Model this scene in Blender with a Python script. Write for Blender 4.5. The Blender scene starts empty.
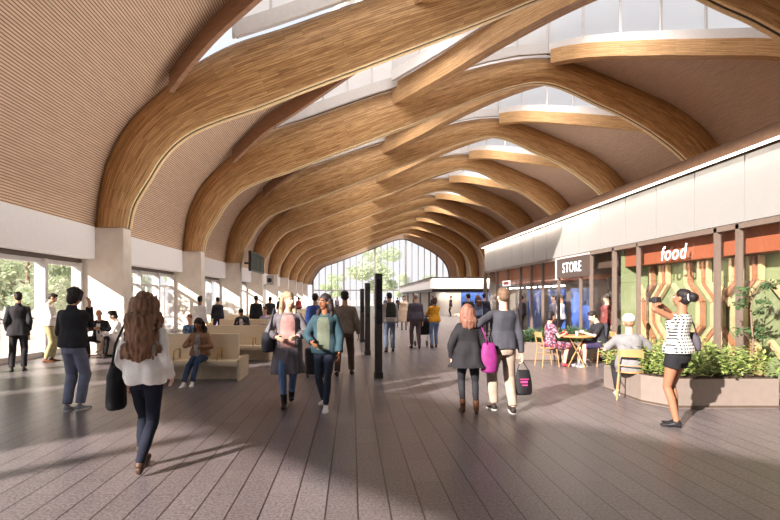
import bpy, bmesh, math, random
from mathutils import Vector, Matrix, noise
random.seed(7)
S = bpy.context.scene
COL = S.collection
PI = math.pi
V = Vector

EAVES_FILL = 5
# ------------------------------------------------------------------ materials
def new_mat(name):
    m = bpy.data.materials.new(name); m.use_nodes = True
    nt = m.node_tree; nt.nodes.clear()
    out = nt.nodes.new('ShaderNodeOutputMaterial')
    return m, nt, out

_mats = {}
def mat(name, col, rough=.6, metal=0., var=.10, scale=9., bump=0., emit=0., spec=.4, stretch=None):
    if name in _mats: return _mats[name]
    m, nt, out = new_mat(name)
    p = nt.nodes.new('ShaderNodeBsdfPrincipled')
    tc = nt.nodes.new('ShaderNodeTexCoord')
    mp = nt.nodes.new('ShaderNodeMapping')
    nt.links.new(tc.outputs['Object'], mp.inputs[0])
    if stretch: mp.inputs['Scale'].default_value = stretch
    nz = nt.nodes.new('ShaderNodeTexNoise'); nz.inputs['Scale'].default_value = scale
    nz.inputs['Detail'].default_value = 4
    nt.links.new(mp.outputs[0], nz.inputs['Vector'])
    rp = nt.nodes.new('ShaderNodeValToRGB')
    c = V(col[:3])
    rp.color_ramp.elements[0].position = .3; rp.color_ramp.elements[1].position = .7
    rp.color_ramp.elements[0].color = (*(c * (1 - var)), 1)
    rp.color_ramp.elements[1].color = (*[min(1, k * (1 + var)) for k in c], 1)
    nt.links.new(nz.outputs['Fac'], rp.inputs[0])
    nt.links.new(rp.outputs[0], p.inputs['Base Color'])
    p.inputs['Roughness'].default_value = rough
    p.inputs['Metallic'].default_value = metal
    p.inputs['Specular IOR Level'].default_value = spec
    if emit:
        nt.links.new(rp.outputs[0], p.inputs['Emission Color'])
        p.inputs['Emission Strength'].default_value = emit
    if bump:
        b = nt.nodes.new('ShaderNodeBump'); b.inputs['Strength'].default_value = bump
        b.inputs['Distance'].default_value = .02
        nt.links.new(nz.outputs['Fac'], b.inputs['Height']); nt.links.new(b.outputs[0], p.inputs['Normal'])
    nt.links.new(p.outputs[0], out.inputs[0])
    _mats[name] = m
    return m

def srgb(r, g, b):
    f = lambda c: (c / 255 / 12.92) if c / 255 <= .04045 else ((c / 255 + .055) / 1.055) ** 2.4
    return (f(r), f(g), f(b))

def glass_mat(name, tint=(1, 1, 1), refl=.10, transl=0., rough=.02, tcol=(.95, .95, .95)):
    m, nt, out = new_mat(name)
    tr = nt.nodes.new('ShaderNodeBsdfTransparent'); tr.inputs[0].default_value = (*tint, 1)
    gl = nt.nodes.new('ShaderNodeBsdfGlossy'); gl.inputs['Roughness'].default_value = rough
    lw = nt.nodes.new('ShaderNodeLayerWeight'); lw.inputs[0].default_value = .5
    pw = nt.nodes.new('ShaderNodeMath'); pw.operation = 'POWER'; pw.inputs[1].default_value = 4; nt.links.new(lw.outputs['Facing'], pw.inputs[0])
    nz = nt.nodes.new('ShaderNodeMath'); nz.operation = 'MULTIPLY_ADD'
    nz.inputs[1].default_value = .7; nz.inputs[2].default_value = refl * .5
    nt.links.new(pw.outputs[0], nz.inputs[0])
    mx = nt.nodes.new('ShaderNodeMixShader')
    nt.links.new(nz.outputs[0], mx.inputs[0]); nt.links.new(tr.outputs[0], mx.inputs[1]); nt.links.new(gl.outputs[0], mx.inputs[2])
    last = mx
    if transl:
        tl = nt.nodes.new('ShaderNodeBsdfTranslucent'); tl.inputs[0].default_value = (*tcol, 1)
        m2 = nt.nodes.new('ShaderNodeMixShader'); m2.inputs[0].default_value = transl
        nt.links.new(mx.outputs[0], m2.inputs[1]); nt.links.new(tl.outputs[0], m2.inputs[2]); last = m2
    nt.links.new(last.outputs[0], out.inputs[0])
    return m

def glulam_mat():
    m, nt, out = new_mat('glulam timber')
    N = nt.nodes.new; L = nt.links.new
    uv = N('ShaderNodeUVMap'); uv.uv_map = 'UVMap'
    bk = N('ShaderNodeTexBrick'); L(uv.outputs[0], bk.inputs['Vector'])
    bk.inputs['Color1'].default_value = (*srgb(200, 160, 112), 1)
    bk.inputs['Color2'].default_value = (*srgb(156, 114, 70), 1)
    bk.inputs['Mortar'].default_value = (*srgb(132, 96, 62), 1)
    bk.inputs['Scale'].default_value = 1
    bk.inputs['Brick Width'].default_value = 1.1; bk.inputs['Row Height'].default_value = .06
    bk.inputs['Mortar Size'].default_value = .004; bk.inputs['Bias'].default_value = -.25
    mp = N('ShaderNodeMapping'); mp.inputs['Scale'].default_value = (.9, 16, 1); L(uv.outputs[0], mp.inputs[0])
    nz = N('ShaderNodeTexNoise'); nz.inputs['Scale'].default_value = 1.6; nz.inputs['Detail'].default_value = 5
    L(mp.outputs[0], nz.inputs['Vector'])
    rp = N('ShaderNodeValToRGB'); L(nz.outputs['Fac'], rp.inputs[0])
    rp.color_ramp.elements[0].position = .38; rp.color_ramp.elements[0].color = (.62, .55, .48, 1)
    rp.color_ramp.elements[1].position = .58; rp.color_ramp.elements[1].color = (1.12, 1.1, 1.05, 1)
    mx = N('ShaderNodeMix'); mx.data_type = 'RGBA'; mx.blend_type = 'MULTIPLY'; mx.inputs[0].default_value = .8
    L(bk.outputs['Color'], mx.inputs[6]); L(rp.outputs[0], mx.inputs[7])
    p = N('ShaderNodeBsdfPrincipled'); L(mx.outputs[2], p.inputs['Base Color'])
    p.inputs['Roughness'].default_value = .5; p.inputs['Specular IOR Level'].default_value = .3
    L(p.outputs[0], out.inputs[0])
    return m

def floor_mat():
    m, nt, out = new_mat('stone plank paving')
    N = nt.nodes.new; L = nt.links.new
    tc = N('ShaderNodeTexCoord')
    sp = N('ShaderNodeSeparateXYZ'); L(tc.outputs['Object'], sp.inputs[0])
    cb = N('ShaderNodeCombineXYZ'); L(sp.outputs['Y'], cb.inputs[0])
    ad = N('ShaderNodeMath'); ad.operation = 'ADD'; ad.inputs[1].default_value = -.046; L(sp.outputs['X'], ad.inputs[0])
    L(ad.outputs[0], cb.inputs[1])
    bk = N('ShaderNodeTexBrick'); L(cb.outputs[0], bk.inputs['Vector'])
    bk.inputs['Scale'].default_value = 1; bk.inputs['Brick Width'].default_value = .62; bk.inputs['Row Height'].default_value = .249
    bk.inputs['Mortar Size'].default_value = .0045; bk.inputs['Mortar Smooth'].default_value = .3
    bk.inputs['Color1'].default_value = (*srgb(124, 115, 117), 1); bk.inputs['Color2'].default_value = (*srgb(112, 103, 105), 1)
    bk.inputs['Mortar'].default_value = (*srgb(100, 91, 92), 1)
    # long joints between the plank rows, darker than the butt joints
    md = N('ShaderNodeMath'); md.operation = 'PINGPONG'; md.inputs[1].default_value = .1245; L(ad.outputs[0], md.inputs[0])
    lt = N('ShaderNodeMath'); lt.operation = 'LESS_THAN'; lt.inputs[1].default_value = .0065; L(md.outputs[0], lt.inputs[0])
    mj = N('ShaderNodeMix'); mj.data_type = 'RGBA'; L(lt.outputs[0], mj.inputs[0]); L(bk.outputs['Color'], mj.inputs[6])
    mj.inputs[7].default_value = (*srgb(46, 36, 38), 1)
    nz = N('ShaderNodeTexNoise'); nz.inputs['Scale'].default_value = 42; nz.inputs['Detail'].default_value = 3
    L(tc.outputs['Object'], nz.inputs['Vector'])
    rp = N('ShaderNodeValToRGB'); L(nz.outputs['Fac'], rp.inputs[0])
    rp.color_ramp.elements[0].position = .35; rp.color_ramp.elements[0].color = (.58, .58, .58, 1)
    rp.color_ramp.elements[1].position = .65; rp.color_ramp.elements[1].color = (1.2, 1.2, 1.2, 1)
    n2 = N('ShaderNodeTexNoise'); n2.inputs['Scale'].default_value = .9; L(tc.outputs['Object'], n2.inputs['Vector'])
    r2 = N('ShaderNodeValToRGB'); L(n2.outputs['Fac'], r2.inputs[0])
    r2.color_ramp.elements[0].color = (.88, .88, .88, 1); r2.color_ramp.elements[1].color = (1.08, 1.08, 1.08, 1)
    mx = N('ShaderNodeMix'); mx.data_type = 'RGBA'; mx.blend_type = 'MULTIPLY'; mx.inputs[0].default_value = 1
    L(mj.outputs[2], mx.inputs[6]); L(rp.outputs[0], mx.inputs[7])
    m3 = N('ShaderNodeMix'); m3.data_type = 'RGBA'; m3.blend_type = 'MULTIPLY'; m3.inputs[0].default_value = 1
    L(mx.outputs[2], m3.inputs[6]); L(r2.outputs[0], m3.inputs[7])
    p = N('ShaderNodeBsdfPrincipled'); L(m3.outputs[2], p.inputs['Base Color'])
    p.inputs['Roughness'].default_value = .31; p.inputs['Specular IOR Level'].default_value = .5
    bp = N('ShaderNodeBump'); bp.inputs['Strength'].default_value = .25; bp.inputs['Distance'].default_value = .004
    L(rp.outputs[0], bp.inputs['Height']); L(bp.outputs[0], p.inputs['Normal'])
    L(p.outputs[0], out.inputs[0])
    return m

def concrete_mat():
    m, nt, out = new_mat('pale fair faced concrete')
    N = nt.nodes.new; L = nt.links.new
    tc = N('ShaderNodeTexCoord'); nz = N('ShaderNodeTexNoise'); nz.inputs['Scale'].default_value = 2.2; nz.inputs['Detail'].default_value = 8
    L(tc.outputs['Object'], nz.inputs['Vector'])
    rp = N('ShaderNodeValToRGB'); L(nz.outputs['Fac'], rp.inputs[0])
    rp.color_ramp.elements[0].position = .3; rp.color_ramp.elements[0].color = (*srgb(222, 210, 196), 1)
    rp.color_ramp.elements[1].position = .7; rp.color_ramp.elements[1].color = (*srgb(236, 226, 213), 1)
    p = N('ShaderNodeBsdfPrincipled'); L(rp.outputs[0], p.inputs['Base Color']); p.inputs['Roughness'].default_value = .75
    L(p.outputs[0], out.inputs[0])
    return m

M_GLU = glulam_mat(); M_FLOOR = floor_mat(); M_CONC = concrete_mat()
M_SLAT = mat('larch ceiling slat', srgb(204, 174, 148), .6, var=.12, scale=3, stretch=(6, .5, 6))
M_SLATGAP = mat('dark slat backing', srgb(126, 94, 74), .85)
M_REDW = mat('reddish timber trim', srgb(150, 114, 88), .5, var=.15, scale=2, stretch=(1, 1, 8))
M_CREAM = mat('cream edge lamella', srgb(226, 196, 146), .5)
M_GROOVE = mat('dark light groove', srgb(50, 38, 30), .6)
M_WHITE = mat('white fascia panel', srgb(176, 172, 169), .5, var=.02)
M_STEELW = mat('pale grey steel', srgb(206, 200, 196), .45, var=.04)
M_MULL = mat('bronze grey frame', srgb(112, 98, 90), .45, var=.06)
M_DKBR = mat('dark bronze metal', srgb(84, 70, 62), .45, var=.08)
M_DK = mat('near black metal', srgb(44, 40, 42), .4, var=.1)
M_GLASS = glass_mat('clear glazing')
M_SKYG = glass_mat('rooflight glazing', transl=1.0)
M_LID = glass_mat('fritted roof glazing', transl=1.0, tcol=(.8, .8, .8))
M_OUT = mat('outside paving', srgb(200, 192, 184), .8)
M_LED = mat('warm white led', (1, .93, .82), .5, var=.01, emit=6)

# ------------------------------------------------------------------ mesh helper
class MB:
    def __init__(s): s.v = []; s.f = []; s.m = []; s.uv = None
    def add(s, vs, fs, mi=0):
        o = len(s.v); s.v += [tuple(p) for p in vs]
        s.f += [tuple(i + o for i in f) for f in fs]; s.m += [mi] * len(fs); return s
    def box(s, a, b, mi=0):
        x0, y0, z0 = [min(p, q) for p, q in zip(a, b)]; x1, y1, z1 = [max(p, q) for p, q in zip(a, b)]
        return s.add([(x0, y0, z0), (x1, y0, z0), (x1, y1, z0), (x0, y1, z0), (x0, y0, z1), (x1, y0, z1), (x1, y1, z1), (x0, y1, z1)],
              [(0, 3, 2, 1), (4, 5, 6, 7), (0, 1, 5, 4), (1, 2, 6, 5), (2, 3, 7, 6), (3, 0, 4, 7)], mi)
    def bar(s, p, q, w, h, mi=0, up=(0, 0, 1)):
        p, q = V(p), V(q); d = (q - p).normalized(); u = V(up)
        if abs(d.dot(u)) > .99: u = V((0, 1, 0))
        sx = d.cross(u).normalized() * w / 2; sy = sx.cross(d).normalized() * h / 2
        vs = [p - sx - sy, p + sx - sy, p + sx + sy, p - sx + sy, q - sx - sy, q + sx - sy, q + sx + sy, q - sx + sy]
        return s.add(vs, [(0, 3, 2, 1), (4, 5, 6, 7), (0, 1, 5, 4), (1, 2, 6, 5), (2, 3, 7, 6), (3, 0, 4, 7)], mi)
    def tube(s, pts, r, n=8, mi=0, cap=True):
        pts = [V(p) for p in pts]; k = len(pts)
        rs = r if isinstance(r, (list, tuple)) else [r] * k
        vs = []; ref = V((0, 0, 1))
        for i, p in enumerate(pts):
            d = (pts[min(i + 1, k - 1)] - pts[max(i - 1, 0)]).normalized()
            if abs(d.dot(ref)) > .95: ref = V((0, 1, 0)) if abs(d.y) < .9 else V((1, 0, 0))
            a = d.cross(ref).normalized(); b = d.cross(a).normalized(); ref = b.cross(a).normalized() if False else ref
            for j in range(n):
                t = 2 * PI * j / n; vs.append(p + (a * math.cos(t) + b * math.sin(t)) * rs[i])
        fs = [(i * n + j, i * n + (j + 1) % n, (i + 1) * n + (j + 1) % n, (i + 1) * n + j) for i in range(k - 1) for j in range(n)]
        if cap: fs += [tuple(range(n - 1, -1, -1)), tuple(range((k - 1) * n, k * n))]
        return s.add(vs, fs, mi)
    def loft(s, rings, mi=0, cap=True):
        n = len(rings[0]); vs = [p for r in rings for p in r]; k = len(rings)
        fs = [(i * n + j, i * n + (j + 1) % n, (i + 1) * n + (j + 1) % n, (i + 1) * n + j) for i in range(k - 1) for j in range(n)]
        if cap: fs += [tuple(range(n - 1, -1, -1)), tuple(range((k - 1) * n, k * n))]
        return s.add(vs, fs, mi)
    def ring(s, c, rx, ry, n=16):
        return [(c[0] + rx * math.cos(2 * PI * j / n), c[1] + ry * math.sin(2 * PI * j / n), c[2]) for j in range(n)]
    def lathe(s, c, prof, n=20, mi=0):
        return s.loft([s.ring((c[0], c[1], c[2] + z), max(r, .0005), max(r, .0005), n) for r, z in prof], mi)
    def ell(s, c, r, n=12, m=8, mi=0, rot=None):
        c = V(c); vs = []
        for i in range(m + 1):
            ph = -PI / 2 + PI * i / m
            for j in range(n):
                t = 2 * PI * j / n
                p = V((r[0] * max(math.cos(ph), .001) * math.cos(t), r[1] * max(math.cos(ph), .001) * math.sin(t), r[2] * math.sin(ph)))
                if rot: p = rot @ p
                vs.append(c + p)
        fs = [(i * n + j, i * n + (j + 1) % n, (i + 1) * n + (j + 1) % n, (i + 1) * n + j) for i in range(m) for j in range(n)]
        fs += [tuple(range(n - 1, -1, -1)), tuple(range(m * n, (m + 1) * n))]
        return s.add(vs, fs, mi)
    def prism(s, poly, axis, a, b, mi=0):
        """poly in the two other axes; extruded along axis from a to b"""
        def mk(p, t):
            if axis == 'z': return (p[0], p[1], t)
            if axis == 'y': return (p[0], t, p[1])
            return (t, p[0], p[1])
        n = len(poly); vs = [mk(p, a) for p in poly] + [mk(p, b) for p in poly]
        fs = [(i, (i + 1) % n, n + (i + 1) % n, n + i) for i in range(n)] + [tuple(range(n - 1, -1, -1)), tuple(range(n, 2 * n))]
        return s.add(vs, fs, mi)
    def build(s, name, mats, parent=None, smooth=False, loc=None, rz=0, bevel=0):
        me = bpy.data.meshes.new(name); me.from_pydata(s.v, [], s.f)
        if not isinstance(mats, (list, tuple)): mats = [mats]
        for m in mats: me.materials.append(m)
        me.polygons.foreach_set('material_index', s.m)
        if s.uv:
            ul = me.uv_layers.new(name='UVMap')
            li = 0
            for p in me.polygons:
                for k in p.loop_indices:
                    ul.data[k].uv = s.uv[me.loops[k].vertex_index]
        bm = bmesh.new(); bm.from_mesh(me); bmesh.ops.recalc_face_normals(bm, faces=bm.faces); bm.to_mesh(me); bm.free()
        if smooth:
            me.polygons.foreach_set('use_smooth', [True] * len(me.polygons))
        me.update()
        o = bpy.data.objects.new(name, me); COL.objects.link(o)
        if parent: o.parent = parent
        if loc: o.location = loc
        if rz: o.rotation_euler = (0, 0, rz)
        if bevel:
            b = o.modifiers.new('bevel', 'BEVEL'); b.width = bevel; b.segments = 2; b.limit_method = 'ANGLE'
        if smooth == 'auto':
            pass
        return o

def tag(o, label=None, cat=None, group=None, kind=None):
    if label: o['label'] = label
    if cat: o['category'] = cat
    if group: o['group'] = group
    if kind: o['kind'] = kind
    return o
def struct(o): o['kind'] = 'structure'; return o
def empty(name, loc=(0, 0, 0), rz=0, parent=None):
    o = bpy.data.objects.new(name, None); COL.objects.link(o); o.location = loc; o.rotation_euler = (0, 0, rz); o.empty_display_size = .2
    if parent: o.parent = parent
    return o
def kids(o): return [c for c in COL.objects if c.parent == o]
def copy_tree(o, parent=None):
    c = o.copy(); COL.objects.link(c)
    if parent: c.parent = parent
    for ch in kids(o): copy_tree(ch, c)
    return c

def area(name, loc, sx, sy, e, rot=(0, 0, 0), col=(1, .86, .7)):
    l = bpy.data.lights.new(name, 'AREA'); l.shape = 'RECTANGLE'; l.size = sx; l.size_y = sy; l.energy = e; l.color = col
    o = bpy.data.objects.new(name, l); COL.objects.link(o); o.location = loc; o.rotation_euler = rot; return o
# ------------------------------------------------------------------ vault geometry
SP = 8.5
def ZR(i): return 8.1 + SP * i
YEND = ZR(10)
PAIRS = [((-7.22, 3.85), (-8.2, 3.85)), ((-7.05, 4.6), (-8.1, 4.8)), ((-6.55, 5.45), (-7.87, 5.9)), ((-6.05, 6.22), (-7.3, 7.0)),
 ((-5.35, 6.85), (-6.6, 7.8)), ((-4.4, 7.3), (-5.55, 8.7)), ((-3, 7.78), (-3.95, 9.62)), ((-1.5, 8.36), (-2.2, 10.2)), ((.4, 9.08), (-.2, 10.9)),
 ((2.3, 9.8), (1.8, 11.55)), ((4.4, 10.6), (4.0, 12.1)), ((6.1, 11.3), (5.9, 12.68)), ((7.8, 11.86), (7.7, 13.08)), ((9.1, 12.05), (9.3, 13.2)),
 ((10.3, 11.8), (10.7, 12.95)), ((12, 11), (12.5, 12.25)), ((13.1, 10.5), (13.9, 11.65)), ((14.7, 9.54), (15.6, 10.85)), ((16.2, 8.3), (17.2, 9.6)),
 ((17.1, 6.9), (18.2, 8.0)), ((17.45, 5.1), (18.55, 5.5)), ((17.5, 2.5), (18.6, 2.5)), ((17.5, 0), (18.6, 0))]
def crom(P, t):
    n = len(P) - 1; i = min(int(t), n - 1); u = t - i
    p0 = P[max(i - 1, 0)]; p1 = P[i]; p2 = P[i + 1]; p3 = P[min(i + 2, n)]
    return tuple(.5 * (2 * b + (c - a) * u + (2 * a - 5 * b + 4 * c - d) * u * u + (3 * b - a - 3 * c + d) * u ** 3) for a, b, c, d in zip(p0, p1, p2, p3))
PI_ = [p[0] for p in PAIRS]; PO_ = [p[1] for p in PAIRS]
NT = 110
INN = [crom(PI_, (len(PAIRS) - 1) * k / NT) for k in range(NT + 1)]
OUT = [crom(PO_, (len(PAIRS) - 1) * k / NT) for k in range(NT + 1)]
def Hx(x, P=OUT):
    best = None
    for (x0, z0), (x1, z1) in zip(P, P[1:]):
        if x0 <= x <= x1 or x1 <= x <= x0:
            z = z0 + (z1 - z0) * (x - x0) / ((x1 - x0) or 1); best = z if best is None else max(best, z)
    return best if best is not None else P[-1][1]

ARC = [0]
for a, b in zip(INN, INN[1:]): ARC.append(ARC[-1] + math.dist(a, b))

ORD = ['first', 'second', 'third', 'fourth', 'fifth', 'sixth', 'seventh', 'eighth', 'ninth', 'tenth']
def make_arch(i):
    # section: (u across from soffit to crown 0..1, dy)
    face = [(0, 0), (.06, -.07), (.16, -.15), (.3, -.22), (.45, -.26), (.6, -.26), (.75, -.2), (.9, -.10), (1.0, .0), (1.05, .16)]
    mb = MB(); mb.uv = []
    ring = face + [(1.0, .45), (0.0, .45), (0.0, .40), (0.0, .0)]
    prof = face + [(1.05, .42), (.0, .4)]
    n = len(prof)
    acc = [0]
    for a, b in zip(prof, prof[1:]): acc.append(acc[-1] + math.hypot((a[0] - b[0]) * 1.5, a[1] - b[1]))
    for k in range(NT + 1):
        (xi, zi), (xo, zo) = INN[k], OUT[k]
        for j, (u, dy) in enumerate(prof):
            fl = 1.0
            mb.v.append((xi + (xo - xi) * u, dy * fl, zi + (zo - zi) * u)); mb.uv.append((ARC[k], acc[j]))
    for k in range(NT):
        for j in range(n):
            j2 = (j + 1) % n
            mb.f.append((k * n + j, k * n + j2, (k + 1) * n + j2, (k + 1) * n + j)); mb.m.append(0)
    mb.f += [tuple(range(n - 1, -1, -1)), tuple(range(NT * n, NT * n + n))]; mb.m += [0, 0]
    o = mb.build('timber_arch', M_GLU, loc=(0, ZR(i), 0))
    # soffit strips: cream, dark groove, cream
    def strip(name, y0, y1, dz, m):
        s = MB(); rings = []
        for k in range(NT + 1):
            a = INN[max(k - 1, 0)]; b = INN[min(k + 1, NT)]
            tx, tz = b[0] - a[0], b[1] - a[1]; L = math.hypot(tx, tz); nx, nz = tz / L, -tx / L
            x, z = INN[k]
            rings.append([(x - nx * .01, y0, z - nz * .01), (x + nx * dz, y0, z + nz * dz), (x + nx * dz, y1, z + nz * dz), (x - nx * .01, y1, z - nz * .01)])
        s.loft(rings); return s.build(name, m, o)
    strip('edge_lamella', .0, .10, .03, M_CREAM)
    strip('light_groove', .10, .22, .008, M_GROOVE)
    strip('edge_lamella', .22, .4, .03, M_CREAM)
    return o

arch0 = make_arch(0)
for i in range(10):
    o = arch0 if i == 0 else copy_tree(arch0)
    o.location.y = ZR(i)
    nm = {0: 'curved glulam timber roof arch nearest the open end of the hall', 1: 'large curved glulam arch rising from the nearest concrete column in view',
          9: 'last glulam roof arch before the arched gable window'}.get(i, '%s glulam roof arch counted from the open end' % ORD[i])
    tag(o, nm, 'timber arch', 'glulam arches of the roof', 'thing')

def make_node_bracket():
    mb = MB(); mb.box((9.25, -.72, 12.2), (9.45, -.60, 13.5)); return mb

# slatted ceiling panels
def slats(i, side):
    y0, y1 = ZR(i) + .4, ZR(i + 1) + .25
    if i == -1: y0 = ZR(0) - 1.0
    pitch, sl, dep = .072, .046, .032
    # resample OUT by arc
    P = OUT; acc = [0]
    for a, b in zip(P, P[1:]): acc.append(acc[-1] + math.dist(a, b))
    tot = acc[-1]; n = int(tot / pitch); pts = []; k = 0
    def at(s):
        nonlocal k
        while k < len(acc) - 2 and acc[k + 1] < s: k += 1
        while k > 0 and acc[k] > s: k -= 1
        t = (s - acc[k]) / ((acc[k + 1] - acc[k]) or 1); a, b = P[k], P[k + 1]
        x, z = a[0] + (b[0] - a[0]) * t, a[1] + (b[1] - a[1]) * t
        d = math.dist(a, b); return x, z, (b[1] - a[1]) / d, -(b[0] - a[0]) / d   # inward normal
    mb = MB()
    for q in range(n):
        s0 = q * pitch; s1 = s0 + sl; s2 = s0 + pitch
        x0, z0, nx, nz = at(s0)
        if side == 'l':
            if x0 > 3.7: break
            ya, yb = y0, min(y1, ZR(i + 1) - (x0 + 5.3) * SP / 9.3) if x0 > -5.3 else y1
        else:
            if x0 < 9.4: continue
            yb = y1; ya = max(y0, ZR(i + 1) - (x0 - 9.4))
        if yb - ya < .1: continue
        x1, z1, _, _ = at(s1); x2, z2, _, _ = at(s2)
        ix, iz = nx * dep, nz * dep
        ring = lambda y: [(x0, y, z0), (x0 + ix, y, z0 + iz), (x1 + ix, y, z1 + iz), (x1, y, z1)]
        a, b = ring(ya), ring(yb)
        mb.add(a + b, [(0, 1, 5, 4), (1, 2, 6, 5), (2, 3, 7, 6)], 0)
        mb.add([(x1, ya, z1), (x2, ya, z2), (x2, yb, z2), (x1, yb, z1)], [(0, 1, 2, 3)], 1)
        # outer roof skin closes the panel from the weather side
        ox, oz = -nx * .25, -nz * .25
        mb.add([(x0 + ox, ya, z0 + oz), (x2 + ox, ya, z2 + oz), (x2 + ox, yb, z2 + oz), (x0 + ox, yb, z0 + oz)], [(0, 1, 2, 3)], 1)
    return struct(mb.build('ceiling', [M_SLAT, M_SLATGAP]))
for i in range(0, 10):
    slats(i, 'l'); slats(i, 'r')

# diagonal beams + rooflights per bay
def diag(i, xa, xb, w, d, top, m, name, label, grp, dx=0.):
    """beam from (xa, ZR(i+1)) to (xb, ZR(i)) following the roof"""
    mb = MB(); mb.uv = []
    K = 24; rings = []; L = 0
    for k in range(K + 1):
        t = k / K; x = xa + (xb - xa) * t; y = ZR(i + 1) - .5 + dx - (SP - .95 + dx) * t
        z = Hx(x) + top
        s = V((1, 1, 0)).normalized() * w / 2
        rings.append([(x - s.x, y - s.y, z), (x + s.x, y + s.y, z), (x + s.x, y + s.y, z - d), (x - s.x, y - s.y, z - d)])
        for q in range(4): mb.uv.append((t * 12, [0, w, w + d, 2 * w + d][q]))
    mb.loft(rings)
    o = mb.build(name, m)
    return o
for i in range(0, 10):
    n0 = ORD[i]
    tag(diag(i, -5.6, 4.1, .16, .72, .04, M_REDW, 'edge_beam', '', ''),
        'reddish timber trim beam edging the slatted vault in the %s roof bay' % n0, 'roof beam', 'reddish edge beams of the rooflights', 'thing')
    tag(diag(i, 2.1, 10.3, .55, 1.0, .2, M_GLU, 'branch_beam', '', '', .5),
        'glulam beam branching off the arch crown across the %s roof bay' % n0, 'roof beam', 'branching glulam beams', 'thing')
    tag(diag(i, 9.5, 17.6, .5, .65, .1, M_GLU, 'purlin_beam', '', ''),
        'glulam beam running from arch crown to eaves in the %s roof bay' % n0, 'roof beam', 'glulam beams between crown and eaves', 'thing')
    # clerestory: posts, sill and glass
    fr = MB(); gl = MB(); HT = 2.3
    def run(x0, y0, x1, y1, off, npan):
        pts = []
        for k in range(npan + 1):
            t = k / npan; x = x0 + (x1 - x0) * t; y = y0 + (y1 - y0) * t
            pts.append(V((x, y, Hx(x) + off)))
        for k, p in enumerate(pts):
            fr.box((p.x - .04, p.y - .04, p.z), (p.x + .04, p.y + .04, p.z + HT))
            if k:
                q = pts[k - 1]
                fr.bar(q + V((0, 0, .24)), p + V((0, 0, .24)), .18, .48)
                fr.bar(q + V((0, 0, HT)), p + V((0, 0, HT)), .12, .12)
                gl.add([q, p, p + V((0, 0, HT)), q + V((0, 0, HT))], [(0, 1, 2, 3)])
    yr = ZR(i + 1) - .35
    run(-3.7, yr, 2.1, yr, .02, 5)
    run(2.1, yr, 9.3, yr, .02, 5)
    run(1.9, yr - .3, 9.9, ZR(i) + .6, .22, 7)
    run(9.4, yr, 17.3, ZR(i) + .6, .02, 7)
    yn = ZR(i) + .5
    for c in range(6):
        xa_, xb_ = 2.7 + 14.7 * c / 6, 2.7 + 14.7 * (c + 1) / 6
        gl.add([(xa_, yn, Hx(xa_) - .3), (xb_, yn, Hx(xb_) - .3), (xb_, yn, Hx(xb_) + HT + .05), (xa_, yn, Hx(xa_) + HT + .05)], [(0, 1, 2, 3)], 1)
    sk = MB(); K = 10
    for k in range(K):
        q0, q1 = [(-5.6 + 9.6 * t, ZR(i + 1) - .2 - (SP - .6) * t) for t in (k / K, (k + 1) / K)]
        sk.add([(q0[0], q0[1], Hx(q0[0]) - .1), (q1[0], q1[1], Hx(q1[0]) - .1), (q1[0], q1[1], Hx(q1[0]) + HT + .2), (q0[0], q0[1], Hx(q0[0]) + HT + .2)], [(0, 1, 2, 3)])
    struct(sk.build('wall_rooflight', M_WHITE))
    # glazed lid
    K = 12
    for k in range(K):
        t0, t1 = k / K, (k + 1) / K
        ya, yb = ZR(i) + .5 + (SP - .9) * t0, ZR(i) + .5 + (SP - .9) * t1
        for xx in (0, 1, 2, 3, 4, 5):
            def P(y, c):
                x = 3.2 - (y - ZR(i)) + 14.7 * c / 6; return V((x, y, Hx(x) + HT + .05))
            gl.add([P(ya, xx), P(ya, xx + 1), P(yb, xx + 1), P(yb, xx)], [(0, 1, 2, 3)], 1)
    f = struct(fr.build('window_%d' % (100 + i), M_STEELW)); g = gl.build('window_pane', [M_SKYG, M_LID], f)

# ------------------------------------------------------------------ ground, floor
struct(MB().box((-8.67, -8, -.12), (18.7, YEND, 0)).build('floor', M_FLOOR))
struct(MB().box((-90, -60, -.3), (120, 260, -.121)).build('ground', M_OUT))

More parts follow.
